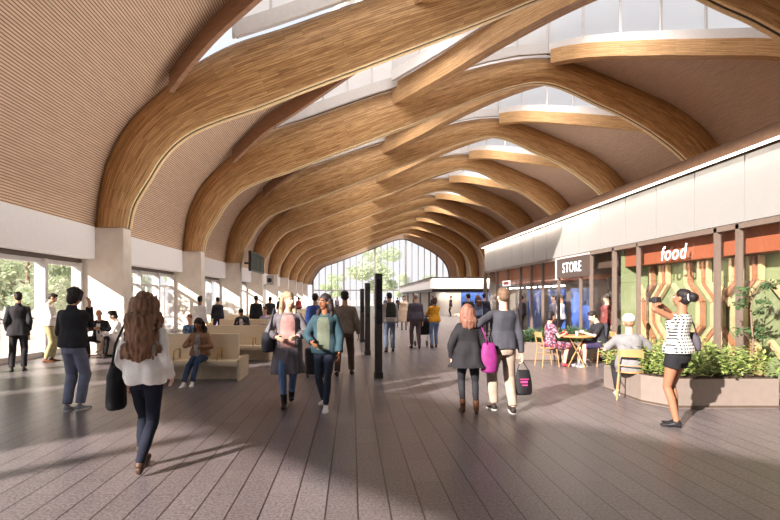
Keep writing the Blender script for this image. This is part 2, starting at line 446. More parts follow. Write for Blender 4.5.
# ------------------------------------------------------------------ left side
colm = MB()
colm.prism([(-8.75, 0), (-7.2, 0), (-7.2, 1.0), (-7.24, 3.85), (-8.75, 3.85)], 'y', -.15, .45)
c0 = colm.build('concrete_column', M_CONC, bevel=.02)
for i in range(0, 10):
    o = c0 if i == 0 else c0.copy()
    if i: COL.objects.link(o)
    o.location.y = ZR(i)
    tag(o, ('pale concrete column under the nearest glulam arch in view' if i == 1 else 'pale concrete column carrying the foot of the %s roof arch' % ORD[i]),
        'column', 'concrete columns along the glazed side', 'thing')
M_FASL = mat('white side fascia', srgb(250, 247, 245), .55, var=.02)
for i in range(0, 10):
    a = ZR(i) + .45 if i >= 0 else 2.0; b = (ZR(i + 1) - .15) if i < 9 else YEND
    tr = MB().box((-8.9, a, 2.85), (-8.13, b, 3.87)); struct(tr.build('wall_left', M_FASL))
    struct(MB().box((-8.85, a, 2.72), (-8.55, b, 2.85)).build('trim_1', M_DKBR))
    # glazing
    fr = MB(); gl = MB()
    n = 4 if i >= 0 else 3; w = (b - a) / n
    for k in range(n + 1):
        y = a + w * k
        y = min(max(y, a + .08), b - .08)
        fr.box((-8.80, y - .07, 0), (-8.50, y + .07, 2.72))
    fr.box((-8.78, a, 0), (-8.58, b, .14)); fr.box((-8.78, a, 2.6), (-8.6, b, 2.72))
    if i % 2 == 1:
        fr.box((-8.74, a, 2.1), (-8.62, b, 2.2))
        for k in range(1, n * 2, 2): fr.box((-8.72, a + w * k / 2 - .05, 0), (-8.64, a + w * k / 2 + .05, 2.2))
    gl.add([(-8.68, a, .1), (-8.68, b, .1), (-8.68, b, 2.65), (-8.68, a, 2.65)], [(0, 1, 2, 3)])
    f = struct(fr.build('window_%d' % (i + 2), M_STEELW)); gl.build('window_pane', M_GLASS, f)

# ------------------------------------------------------------------ far gable window
mb = MB(); fr = MB(); gl = MB()
pts = [p for p in INN]
poly = [(-7.0, 0), (-7.1, 3.85)] + [p for p in pts if p[0] > -7.12][1:]
n = 22; x0, x1 = -7.0, 17.4
def inner_h(x): return Hx(x, INN) if x > -7.05 else 3.85
for k in range(n + 1):
    x = x0 + (x1 - x0) * k / n; x = min(max(x, -6.99), 17.35)
    h = inner_h(x); th = .16 if k % 5 == 0 else .06
    fr.box((x - th, YEND - .1, 0), (x + th, YEND + .25, h))
fr.box((x0, YEND - .05, 2.75), (x1, YEND + .15, 2.95)); 
for k in range(60):
    a = x0 + (x1 - x0) * k / 60; b = x0 + (x1 - x0) * (k + 1) / 60; a = max(a, -6.99); b = min(b, 17.35)
    gl.add([(a, YEND + .05, 0), (b, YEND + .05, 0), (b, YEND + .05, inner_h(b)), (a, YEND + .05, inner_h(a))], [(0, 1, 2, 3)])
f = struct(fr.build('window_30', M_STEELW)); gl.build('window_pane', M_GLASS, f)
rim = MB(); rings = []
for k in range(NT + 1):
    (xi, zi), (xo, zo) = INN[k], OUT[k]
    rings.append([(xi, YEND - .15, zi), (xo, YEND - .15, zo), (xo, YEND + .4, zo), (xi, YEND + .4, zi)])
rim.loft(rings); struct(rim.build('wall_far', M_SLAT))
rim = MB(); rings = []
for k in range(NT + 1):
    (xi, zi) = INN[k]; cx, cz = 5, 5; d = math.hypot(xi - cx, zi - cz); ux, uz = (cx - xi) / d * .16, (cz - zi) / d * .16
    rings.append([(xi, YEND - .17, zi), (xi + ux, YEND - .17, zi + uz), (xi + ux, YEND + .1, zi + uz), (xi, YEND + .1, zi)])
rim.loft(rings); struct(rim.build('trim_2', M_DKBR))

# ------------------------------------------------------------------ store block
SX = 6.4; SY0, SY1 = 2.0, 25.0
struct(MB().box((SX + .02, SY0, 2.9), (SX + .3, SY1, 3.96)).box((SX + .3, SY1 - .3, 2.9), (14, SY1, 3.96)).build('wall_store_fascia', mat('fascia backing', srgb(150, 144, 138), .6)))
M_FASR = mat('shop fascia panel', srgb(144, 142, 141), .5, var=.015)
pm = MB(); M_JOINT = mat('shadow joint', srgb(150, 142, 136), .6)
fas = empty('shop_fascia', (SX, SY0, 2.86)); tag(fas, 'long white panelled fascia running above the shop windows', 'fascia')
y = 8.45 - 1.23 * 5; nn = 0
while y < SY1 - .05:
    y2 = min(y + 1.23, SY1)
    MB().box((-.02, max(y, SY0) - SY0 + .014, 0.02), (.02, y2 - SY0 - .014, 1.10)).build('fascia_panel', M_FASR, fas)
    y = y2
k = 0
for y in (SY1 + .01,):
    for q in range(6): MB().box((.1 + q * 1.25, y - SY0, .02), (.1 + q * 1.25 + 1.235, y - SY0 + .03, 1.10)).build('fascia_panel', M_FASR, fas)
struct(MB().box((SX - .2, SY0, 4.0), (14.3, SY1 + .35, 4.2)).build('roof', mat('brown roof edge', srgb(128, 98, 78), .6)))
tag(MB().box((SX - .19, SY0 + .1, 3.975), (SX - .12, SY1 - .1, 3.995)).build('light_strip', M_LED), 'thin lit strip tucked under the roof edge above the white fascia', 'light')
struct(MB().box((6.6, SY0, -.0), (14.1, SY0 + .15, 3.9)).box((13.9, SY0, 0), (14.1, SY1, 3.9)).box((6.6, SY1 - .15, 0), (14, SY1, 2.9)).build('wall_right', M_WHITE))
struct(MB().box((6.45, SY0, 2.87), (14, SY1, 2.93)).build('ceiling', M_WHITE))
# glazing and posts
fr = MB(); gl = MB(); dk = MB()
posts = [(2.1, .1), (3.6, .1), (5.1, .1), (6.5, .1), (7.72, .08), (8.62, .1), (9.14, .1), (11.65, .06), (12.72, .12), (13.95, .08), (14.6, .05), (16.15, .1), (17.5, .06), (18.6, .06), (19.8, .06), (21.4, .07), (23.0, .06), (24.9, .1)]
for y, w in posts: fr.box((SX - .02, y - w * .38, 0), (SX + .06, y + w * .38, 2.86))
fr.box((SX, SY0, 0), (SX + .1, SY1, .1)); fr.box((SX - .02, SY0, 2.78), (SX + .1, SY1, 2.87))
gl.add([(SX + .04, SY0, .1), (SX + .04, SY1, .1), (SX + .04, SY1, 2.8), (SX + .04, SY0, 2.8)], [(0, 1, 2, 3)])
f = struct(fr.build('window_31', M_MULL)); gl.build('window_pane', M_GLASS, f)
# end face glazing
fr = MB(); gl = MB()
for q in range(6): fr.box((SX + q * 1.5 - .06, SY1 - .02, 0), (SX + q * 1.5 + .06, SY1 + .1, 2.87))
gl.add([(SX, SY1 + .03, .1), (13.9, SY1 + .03, .1), (13.9, SY1 + .03, 2.8), (SX, SY1 + .03, 2.8)], [(0, 1, 2, 3)])
f = struct(fr.build('window_32', M_MULL)); gl.build('window_pane', M_GLASS, f)

# food shop interior
M_LIME = mat('lime green shop wall', srgb(124, 134, 98), .7, var=.05, scale=2)
M_ORANGE = mat('orange bulkhead', srgb(150, 86, 60), .6, var=.05)
M_STRIPW = mat('birch wall strip', srgb(184, 160, 122), .5, var=.12)
M_STRIPR = mat('copper brown wall strip', srgb(150, 106, 78), .5, var=.12)
struct(MB().box((6.6, 12.62, 0), (14, 12.76, 2.9)).build('wall_partition', M_LIME))
struct(MB().box((7.0, SY0, 0), (7.15, 12.62, 2.87)).build('wall_food_shop', M_LIME))
struct(MB().box((6.62, SY0 + .1, 2.38), (6.98, 12.6, 2.87)).build('trim_3', M_ORANGE))
def hexstrips(y0, name_label, flip=1):
    root = empty('wall_relief', (6.98, y0, 0)); tag(root, name_label, 'wall decoration', 'timber reliefs in the food shop')
    for k, (o, m) in enumerate(((0, M_STRIPW), (.13, M_STRIPR), (.26, M_STRIPW), (.55, M_STRIPR), (.68, M_STRIPW))):
        pth = [(o, .1), (o, .7), (o + .38 * flip, 1.08), (o + .38 * flip, 1.55), (o, 1.93), (o, 2.36)]
        mb = MB()
        for a, b in zip(pth, pth[1:]): mb.bar((-.05, a[0], a[1]), (-.05, b[0], b[1]), .07, .075, up=(1, 0, 0))
        mb.build('timber_strip', m, root)
    for k in range(2):
        mb = MB(); z = .5 + k * 1.0
        mb.bar((-.06, .68, z), (-.06, 1.1, z + .42), .07, .08, up=(1, 0, 0)); mb.build('timber_strip', M_STRIPW, root)
pl = ['beside the end wall', 'behind the leafy tree', 'behind the tall grey posts', 'behind the white lettering', 'beyond the lettering', 'behind the narrow pane', 'next to the store entrance']
for k, y in enumerate((4.6, 6.1, 7.5, 8.8, 10.1, 11.4)):
    hexstrips(y, 'zigzag birch and copper timber strips on the lime shop wall %s' % pl[k], 1 if k % 2 else -1)
def text(body, name, mm, loc, size, parent=None, shear=0, ext=.002, rot=(PI / 2, 0, -PI / 2), sx=1, off=.0):
    cu = bpy.data.curves.new(name, 'FONT'); cu.body = body; cu.size = size; cu.extrude = ext; cu.shear = shear
    cu.space_character = 1.12; cu.align_x = 'CENTER'; cu.align_y = 'CENTER'; cu.offset = off
    o = bpy.data.objects.new(name, cu); COL.objects.link(o); bpy.context.view_layer.update()
    dg = bpy.context.evaluated_depsgraph_get(); me = bpy.data.meshes.new_from_object(o.evaluated_get(dg))
    bpy.data.objects.remove(o); o = bpy.data.objects.new(name, me); COL.objects.link(o)
    me.materials.clear(); me.materials.append(mm)
    o.location = loc; o.rotation_euler = rot; o.scale = (sx, 1, 1)
    if parent: o.parent = parent
    return o
M_LETTER = mat('white sign letters', (1, 1, 1), .5, var=.01, emit=.6)  # emission put in so the overhang's shade leaves the letters white
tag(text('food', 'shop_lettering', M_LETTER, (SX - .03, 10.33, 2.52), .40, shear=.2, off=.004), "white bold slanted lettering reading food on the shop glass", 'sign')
# store entrance sign
sg = empty('store_sign', (SX - .02, 15.0, 2.2)); tag(sg, 'dark sign box with white word STORE above the shop entrance', 'sign')
MB().box((-.04, -1.05, .02), (.0, 1.1, .6)).build('sign_board', mat('dark brown sign board', srgb(78, 66, 62), .4), sg)
MB().box((-.05, 1.1, -.02), (.02, 1.2, .62)).box((-.05, -1.05, .6), (.02, 1.2, .64)).build('sign_frame', M_STEELW, sg)
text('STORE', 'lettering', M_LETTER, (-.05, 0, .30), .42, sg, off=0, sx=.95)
# store interior
struct(MB().box((8.9, 12.76, 0), (9.0, SY1, 2.87)).build('wall_store', mat('grey brown store wall', srgb(150, 136, 126), .6)))
struct(MB().box((6.7, 12.8, 2.42), (8.8, 17.2, 2.87)).build('trim_4', M_DKBR))
struct(MB().box((6.8, 17.2, 2.25), (8.8, SY1 - .2, 2.87)).build('trim_5', mat('terracotta bulkhead', srgb(196, 126, 92), .6)))
M_BLUE = mat('blue display panel', srgb(62, 98, 178), .5, var=.25, scale=3)
for k, (a, b) in enumerate(((17.0, 18.3), (18.9, 20.4), (21.2, 22.8))):
    o = MB().box((7.7, a, .5), (7.78, b, 1.95)).box((7.66, a + .1, 0), (7.82, b - .1, .5)).build('display_panel', M_BLUE)
    tag(o, 'tall blue display panel inside the store, ' + ['closest to the entrance', 'between two others', 'closest to the store corner'][k], 'display panel', 'blue display panels in the store')
M_SHELF = mat('dark shelving', srgb(96, 84, 78), .5)
for k, (a, b) in enumerate(((13.1, 14.0), (14.2, 15.9), (16.3, 16.9))):
    r = empty('shelf_unit', (8.3, a, 0)); tag(r, 'dark open shelf unit with goods, ' + ['beside the shop partition', 'facing the store entrance', 'narrow one by the blue panel'][k], 'shelving', 'shelf units in the store')
    MB().box((.4, 0, 0), (.45, b - a, 2.3)).box((0, 0, 0), (.45, .04, 2.3)).box((0, b - a - .04, 0), (.45, b - a, 2.3)).build('frame', M_SHELF, r)
    for z in (.35, .85, 1.35, 1.85): MB().box((0, .04, z), (.4, b - a - .04, z + .03)).build('shelf', M_SHELF, r)
gc = [srgb(226, 190, 110), srgb(214, 60, 60), srgb(236, 230, 220), srgb(90, 140, 190), srgb(240, 210, 150), srgb(60, 60, 64)]
for z, zz in ((.88, 0), (1.38, 1), (1.88, 2)):
    for j, y in enumerate((13.2, 13.6, 14.35, 14.75, 15.15, 15.5, 16.4)):
        if random.random() < .15: continue
        w = random.uniform(.16, .28); h = random.uniform(.14, .3); c = random.randrange(6)
        o = MB().box((8.33, y, z + .005), (8.6, y + w, z + .005 + h)).box((8.325, y + .03, z + .03), (8.33, y + w - .03, z + h * .6), 1).build('goods_box', [mat('carton%d' % c, gc[c], .5), M_WHITE])
        tag(o, 'small %s carton on the %s shelf inside the store' % (['amber', 'red', 'white', 'blue', 'straw', 'charcoal'][c], ['lower', 'middle', 'top'][zz]), 'carton', 'cartons on the %s store shelf' % ['lower', 'middle', 'top'][zz])
# white hanging lamps in the store: lit tubes
for k, y in enumerate((17.9, 19.2, 20.6, 22.2, 23.6)):
    r = empty('pendant_lamp', (7.1, y, 2.0)); tag(r, 'white lit pendant tube hung in the store window, number %s from the entrance' % ORD[k], 'lamp', 'lit pendants in the store')
    MB().box((-.05, -.45, 0), (.05, .45, .06)).build('lamp_tube', M_LED, r)
    MB().tube([(0, -.3, .06), (0, -.3, .25)], .006).tube([(0, .3, .06), (0, .3, .25)], .006).build('cord', M_DK, r)
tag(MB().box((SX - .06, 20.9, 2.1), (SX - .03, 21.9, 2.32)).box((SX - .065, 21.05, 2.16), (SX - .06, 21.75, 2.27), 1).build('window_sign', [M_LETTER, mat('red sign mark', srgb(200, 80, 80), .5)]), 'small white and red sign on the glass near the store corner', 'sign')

# ------------------------------------------------------------------ far pavilion
pv = empty('pavilion', (6.8, 45, 0)); tag(pv, 'distant flat roofed kiosk with thick white canopy and blue wall panel', 'kiosk')
MB().prism([(0, 0), (11, 0), (11, 40), (1.0, 40)], 'z', 2.36, 3.25).build('canopy', M_FASL, pv)
MB().prism([(-.1, -.3), (11.1, -.3), (11.1, 40.1), (.9, 40.1)], 'z', 3.25, 3.36).build('canopy_edge', M_DKBR, pv)
MB().prism([(.15, .1), (11, .1), (11, 39), (1.3, 39)], 'z', 2.1, 2.36).build('canopy_soffit', M_DK, pv)
MB().box((1.3, 1.0, 0), (2.85, 38, 2.12)).build('wall_panel', mat('pale kiosk wall', srgb(214, 206, 198), .6), pv)
MB().box((2.85, .9, 0), (11, 38, 2.12)).box((2.85, .88, 0), (11, .9, .12)).build('wall_panel', M_BLUE, pv)
MB().tube([(1.3, 1.6, 0), (1.3, 1.6, 2.2)], .7, 24).build('rounded_corner', M_STEELW, pv)
for k in range(4): MB().box((.25 + k * .1, 3 + k * 7, 0), (.4 + k * .1, 3.15 + k * 7, 2.15)).build('post', M_DKBR, pv)

area('kiosk_fill', (12.3, 44.82, 3.24), 10.5, .05, 260, (PI / 9, 0, 0))  # added fill, keeps the shaded canopy front white
area('kiosk_fill', (9.5, 45.5, 2.08), 5, .5, 90)  # added fill on the wall below the canopy
M_CLK = M_DK
# ------------------------------------------------------------------ departures board, clock
db = empty('departures_board', (-6.5, 33.2, 3.32)); tag(db, 'black electronic departures board bracketed off a concrete column', 'departures board')
MB().box((-.12, 0, 0), (.06, 4.9, 1.3)).build('casing', M_DK, db, bevel=.02)
M_SCR = mat('dark green tinted screen', srgb(38, 46, 36), .6)
M_ROW = mat('amber text rows', srgb(84, 82, 60), .6)
for k in range(3):
    s = MB().box((.06, .12 + k * 1.6, .1), (.07, 1.6 + k * 1.6, 1.2)).build('screen', M_SCR, db)
    mb = MB()
    for q in range(7): mb.box((.071, .2 + k * 1.6, .18 + q * .12), (.074, .2 + k * 1.6 + random.uniform(.6, 1.25), .215 + q * .12))
    mb.build('text_rows', M_ROW, s)
MB().box((-.6, 1.0, .5), (-.12, 1.12, .62)).box((-.6, 3.6, .5), (-.12, 3.7, .62)).build('bracket', M_DK, db)
ck = empty('wall_clock', (-7.85, 49.5, 3.2)); tag(ck, 'small round wall clock on a white square plate far down the hall', 'clock')
MB().box((-.4, 0, -.4), (.4, .1, .5)).build('backplate', M_WHITE, ck)
m = MB(); m.loft([[(-.0 + .22 * math.cos(t * PI / 10), yy, .05 + .22 * math.sin(t * PI / 10)) for t in range(20)] for yy in (-.02, 0)]); m.build('dial', M_DK, ck)

# ------------------------------------------------------------------ added fill lamps for vault and floor, ceiling lights in the shops
for i in range(0, 10):
    for xx in (2.4, 10.2):
        area('skylight_fill', (xx, ZR(i) + 4.3, Hx(xx) + 2.0), 2.2, 2.2, 1 if i == 0 else 400, (0, 0, 0), (1, .97, .96)).data.spread = 1.9  # added fill under the glazed lid, brightens the floor further down
for i in range(0, 10):
    area('eaves_fill', (-7.9, ZR(i) + 4.3, 3.95), .5, 6.5, EAVES_FILL, (0, PI - .35, 0))  # added weak uplight for the slatted vault
for k_ in range(12): area('fascia_light', (SX - .15, 3 + k_ * 1.95, 3.96), .05, 1.8, 2 if k_ < 6 else 15, (0, -PI / 9, 0))
for y in (3, 8, 13, 18, 23):
    area('vault_fill', (6.9, y, 4.35), .9, 4, 125, (0, PI - .88, 0), (1, .95, .92)).data.spread = 1.75  # added fill aimed at the left vault, clear of the floor
    area('vault_fill', (6.7, y, 4.35), .2, 4, 75, (0, PI - 1.3, 0), (1, .95, .92)).data.spread = 1.2  # lower added fill for the left fascia
for y in (50, 60, 70, 80): area('vault_fill', (9.2, y, 3.8), 1.4, 6, 260, (0, PI - 1.3, 0), (1, .95, .92)).data.spread = 2.2  # same added fill for the far vault
for y in (30, 36, 41): area('vault_fill', (17.2, y, 4.2), 1, 4, 260, (0, PI - 1.1, 0), (1, .95, .92)).data.spread = 2.4  # added fill from the right, between store and kiosk
for i in range(4, 10): area('eaves_fill', (16.9, ZR(i) + 4.3, 3.95), .12, 6.5, EAVES_FILL, (0, PI + .35, 0))  # added weak uplight along the right eaves
for y in (4, 7, 10): area('shop_light', (6.75, y + .5, 2.36), .15, 2.2, 8)
for y in (14.2, 16.2): area('shop_light', (7.8, y, 2.4), .6, 1.4, 14)
for y in (18.6, 21, 23.2): area('shop_light', (7.4, y, 2.23), .5, 1.4, 16)
# bay of greenery outside the glazed side and beyond the gable
M_BARK = mat('grey brown bark', srgb(120, 100, 84), .8)
def leaf_mesh(blobs, n, size, seed=1, flat=.4):
    r = random.Random(seed); mb = MB()
    for k in range(n):
        c, rr = blobs[r.randrange(len(blobs))]
        d = V((r.gauss(0, 1), r.gauss(0, 1), r.gauss(0, 1))).normalized() * rr * (r.random() ** .35)
        p = V(c) + V((d.x, d.y, d.z * .8)); a = V((r.gauss(0, 1), r.gauss(0, 1), r.gauss(0, 1))).normalized(); b = a.orthogonal().normalized()
        s_ = size * r.uniform(.6, 1.3); mb.add([p - a * s_, p + b * s_ * .45, p + a * s_, p - b * s_ * .45], [(0, 1, 2, 3)])
    return mb
def leaf_mat(name, c, var=.2):
    m = mat(name, c, .7, var=var, scale=1.4); nt = m.node_tree; N = nt.nodes
    p = [n for n in N if n.type == 'BSDF_PRINCIPLED'][0]; o = [n for n in N if n.type == 'OUTPUT_MATERIAL'][0]
    tl = N.new('ShaderNodeBsdfTranslucent'); mx = N.new('ShaderNodeMixShader'); mx.inputs[0].default_value = .5
    nt.links.new(p.inputs['Base Color'].links[0].from_socket, tl.inputs[0])
    nt.links.new(p.outputs[0], mx.inputs[1]); nt.links.new(tl.outputs[0], mx.inputs[2]); nt.links.new(mx.outputs[0], o.inputs[0]); return m
M_LEAFS = [leaf_mat('outdoor leaves %d' % k, c) for k, c in enumerate((srgb(184, 194, 164), srgb(170, 184, 152), srgb(196, 202, 180)))]  # leaf colours paled to put the outdoor haze into them
def make_tree(seed, h, n, m, cr):
    r = random.Random(seed); root = empty('leafy_tree'); mb = MB(); blobs = []
    mb.tube([(0, 0, -.12), (.05, .05, h * .3), (.1, 0, h * .62), (0, .1, h * .85)], [.16, .12, .07, .03], 8)
    for k in range(9):
        z = h * r.uniform(.1, .75); a = r.uniform(0, 2 * PI); L = cr * r.uniform(.5, .9)
        e = (math.cos(a) * L, math.sin(a) * L, z + L * .5); mb.tube([(0, 0, z), (e[0] * .5, e[1] * .5, z + L * .15), e], [.05, .035, .015], 6)
        blobs.append((e, cr * r.uniform(.3, .5)))
    blobs.append(((0, 0, h * .9), cr * .5)); blobs.append(((0, 0, h * .7), cr * .7))
    mb.build('trunk', M_BARK, root, smooth=True)
    f = leaf_mesh(blobs, n, .13 * h / 5, seed).build('foliage', m, root); f['kind'] = 'stuff'
    return root
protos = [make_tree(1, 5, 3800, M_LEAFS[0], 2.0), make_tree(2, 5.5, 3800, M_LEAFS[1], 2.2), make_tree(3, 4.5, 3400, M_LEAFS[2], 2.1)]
tp = [(-13.5, 21.5), (-15.5, 26), (-19, 30), (-17, 35), (-23, 40), (-19, 45), (-24, 52), (-18, 57), (-21, 66), (-17, 76), (-26, 33), (-30, 47)]
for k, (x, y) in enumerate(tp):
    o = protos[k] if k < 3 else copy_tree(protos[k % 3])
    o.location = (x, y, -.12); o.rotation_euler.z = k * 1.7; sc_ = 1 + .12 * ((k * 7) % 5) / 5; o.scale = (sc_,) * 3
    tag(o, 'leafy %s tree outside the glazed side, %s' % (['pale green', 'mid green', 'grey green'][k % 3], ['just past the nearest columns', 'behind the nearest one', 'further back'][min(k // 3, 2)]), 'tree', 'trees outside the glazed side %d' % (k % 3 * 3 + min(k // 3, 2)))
M_HAZY = leaf_mat('hazed far leaves', srgb(200, 210, 180), .12)  # distance haze put into the leaf colour
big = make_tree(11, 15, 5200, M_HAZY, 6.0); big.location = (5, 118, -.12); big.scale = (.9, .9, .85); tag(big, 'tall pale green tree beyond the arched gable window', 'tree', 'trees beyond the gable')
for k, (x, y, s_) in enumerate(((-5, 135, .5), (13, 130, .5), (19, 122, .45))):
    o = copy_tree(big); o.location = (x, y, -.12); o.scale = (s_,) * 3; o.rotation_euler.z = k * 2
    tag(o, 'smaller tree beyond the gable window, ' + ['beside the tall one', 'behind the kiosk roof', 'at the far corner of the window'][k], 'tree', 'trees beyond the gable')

# ================================================================== people
def voxel(mb, name, m, vox, parent=None, smooth=2, disp=0., dscale=12., mats=None):
    """close a set of overlapping solids into one continuous skin"""
    me = bpy.data.meshes.new('tmp'); me.from_pydata(mb.v, [], mb.f)
    bm = bmesh.new(); bm.from_mesh(me); bmesh.ops.recalc_face_normals(bm, faces=bm.faces); bm.to_mesh(me); bm.free()
    t = bpy.data.objects.new('tmp', me); COL.objects.link(t)
    r = t.modifiers.new('r', 'REMESH'); r.mode = 'VOXEL'; r.voxel_size = vox; r.use_smooth_shade = True
    if smooth:
        s = t.modifiers.new('s', 'SMOOTH'); s.factor = .5; s.iterations = smooth
    dg = bpy.context.evaluated_depsgraph_get(); dg.update()
    out = bpy.data.meshes.new_from_object(t.evaluated_get(dg))
    bpy.data.objects.remove(t); bpy.data.meshes.remove(me)
    if disp:
        out.calc_loop_triangles()
        nn = [v.normal.copy() for v in out.vertices]
        for v, n in zip(out.vertices, nn):
            c = V((v.co.x, v.co.y, v.co.z * .45)) * dscale
            v.co += n * disp * noise.noise(c)
    out.name = name; out.materials.clear()
    for k in (mats or [m]): out.materials.append(k)
    o = bpy.data.objects.new(name, out); COL.objects.link(o)
    if parent: o.parent = parent
    return o

def cap(mb, p, q, r0, r1, n=12, ends=(1, 1)):
    mb.tube([p, q], [r0, r1], n)
    if ends[0]: mb.ell(p, (r0,) * 3, n, 6)
    if ends[1]: mb.ell(q, (r1,) * 3, n, 6)
def chain(mb, pts, rs, n=12, e0=1, e1=1):
    for k in range(len(pts) - 1):
        mb.tube([pts[k], pts[k + 1]], [rs[k], rs[k + 1]], n)
        if k or e0: mb.ell(pts[k], (rs[k],) * 3, n, 6)
    if e1: mb.ell(pts[-1], (rs[-1],) * 3, n, 6)
def ik(a, t, l1, l2, pole):
    a, t = V(a), V(t); d = t - a; L = d.length
    if L > (l1 + l2) * .998: d = d.normalized() * (l1 + l2) * .998; L = d.length; t = a + d
    L = max(L, abs(l1 - l2) + .01)
    x = (l1 * l1 - l2 * l2 + L * L) / (2 * L); h = math.sqrt(max(l1 * l1 - x * x, 0))
    u = d.normalized(); p = V(pole); p = (p - u * p.dot(u))
    p = p.normalized() if p.length > 1e-4 else V((0, 1, 0))
    return a + u * x + p * h, t

SKIN = {'fair': (222, 176, 150), 'tan': (190, 140, 108), 'olive': (156, 108, 84), 'brown': (140, 94, 68), 'dark': (98, 66, 50)}
def cmat(name, c, rough=.75, var=.12, scale=14, **k): return mat(name, srgb(*c), rough, var=var, scale=scale, spec=.25, **k)
def dots_mat():
    m, nt, out = new_mat('black and white dotted cloth'); N = nt.nodes.new; L = nt.links.new
    tc = N('ShaderNodeTexCoord'); sp = N('ShaderNodeSeparateXYZ'); L(tc.outputs['Object'], sp.inputs[0])
    def mth(op, a, b=None, val=None):
        n = N('ShaderNodeMath'); n.operation = op
        if hasattr(a, 'links'): L(a, n.inputs[0])
        else: n.inputs[0].default_value = a
        if b is not None:
            if hasattr(b, 'links'): L(b, n.inputs[1])
            else: n.inputs[1].default_value = b
        return n.outputs[0]
    u = mth('SINE', mth('MULTIPLY', mth('ADD', sp.outputs['X'], sp.outputs['Z']), 78)); v = mth('SINE', mth('MULTIPLY', mth('SUBTRACT', sp.outputs['X'], sp.outputs['Z']), 78))
    g = mth('GREATER_THAN', mth('MULTIPLY', u, v), .22)
    mx = N('ShaderNodeMix'); mx.data_type = 'RGBA'; L(g, mx.inputs[0]); mx.inputs[6].default_value = (.74, .72, .68, 1); mx.inputs[7].default_value = (.03, .035, .04, 1)
    p = N('ShaderNodeBsdfPrincipled'); L(mx.outputs[2], p.inputs['Base Color']); p.inputs['Roughness'].default_value = .8; L(p.outputs[0], out.inputs[0])
    return m
def multi_mat(name, cols, scale=22):
    m, nt, out = new_mat(name); N = nt.nodes.new; L = nt.links.new
    tc = N('ShaderNodeTexCoord'); vo = N('ShaderNodeTexVoronoi'); vo.inputs['Scale'].default_value = scale; L(tc.outputs['Object'], vo.inputs['Vector'])
    sc = N('ShaderNodeSeparateColor'); L(vo.outputs['Color'], sc.inputs[0])
    rp = N('ShaderNodeValToRGB'); rp.color_ramp.interpolation = 'CONSTANT'; L(sc.outputs[0], rp.inputs[0])
    e = rp.color_ramp.elements; e[0].color = (*srgb(*cols[0]), 1); e[1].position = 1 / len(cols); e[1].color = (*srgb(*cols[1]), 1)
    for k in range(2, len(cols)): q = e.new(k / len(cols)); q.color = (*srgb(*cols[k]), 1)
    p = N('ShaderNodeBsdfPrincipled'); L(rp.outputs[0], p.inputs['Base Color']); p.inputs['Roughness'].default_value = .8; L(p.outputs[0], out.inputs[0])
    return m

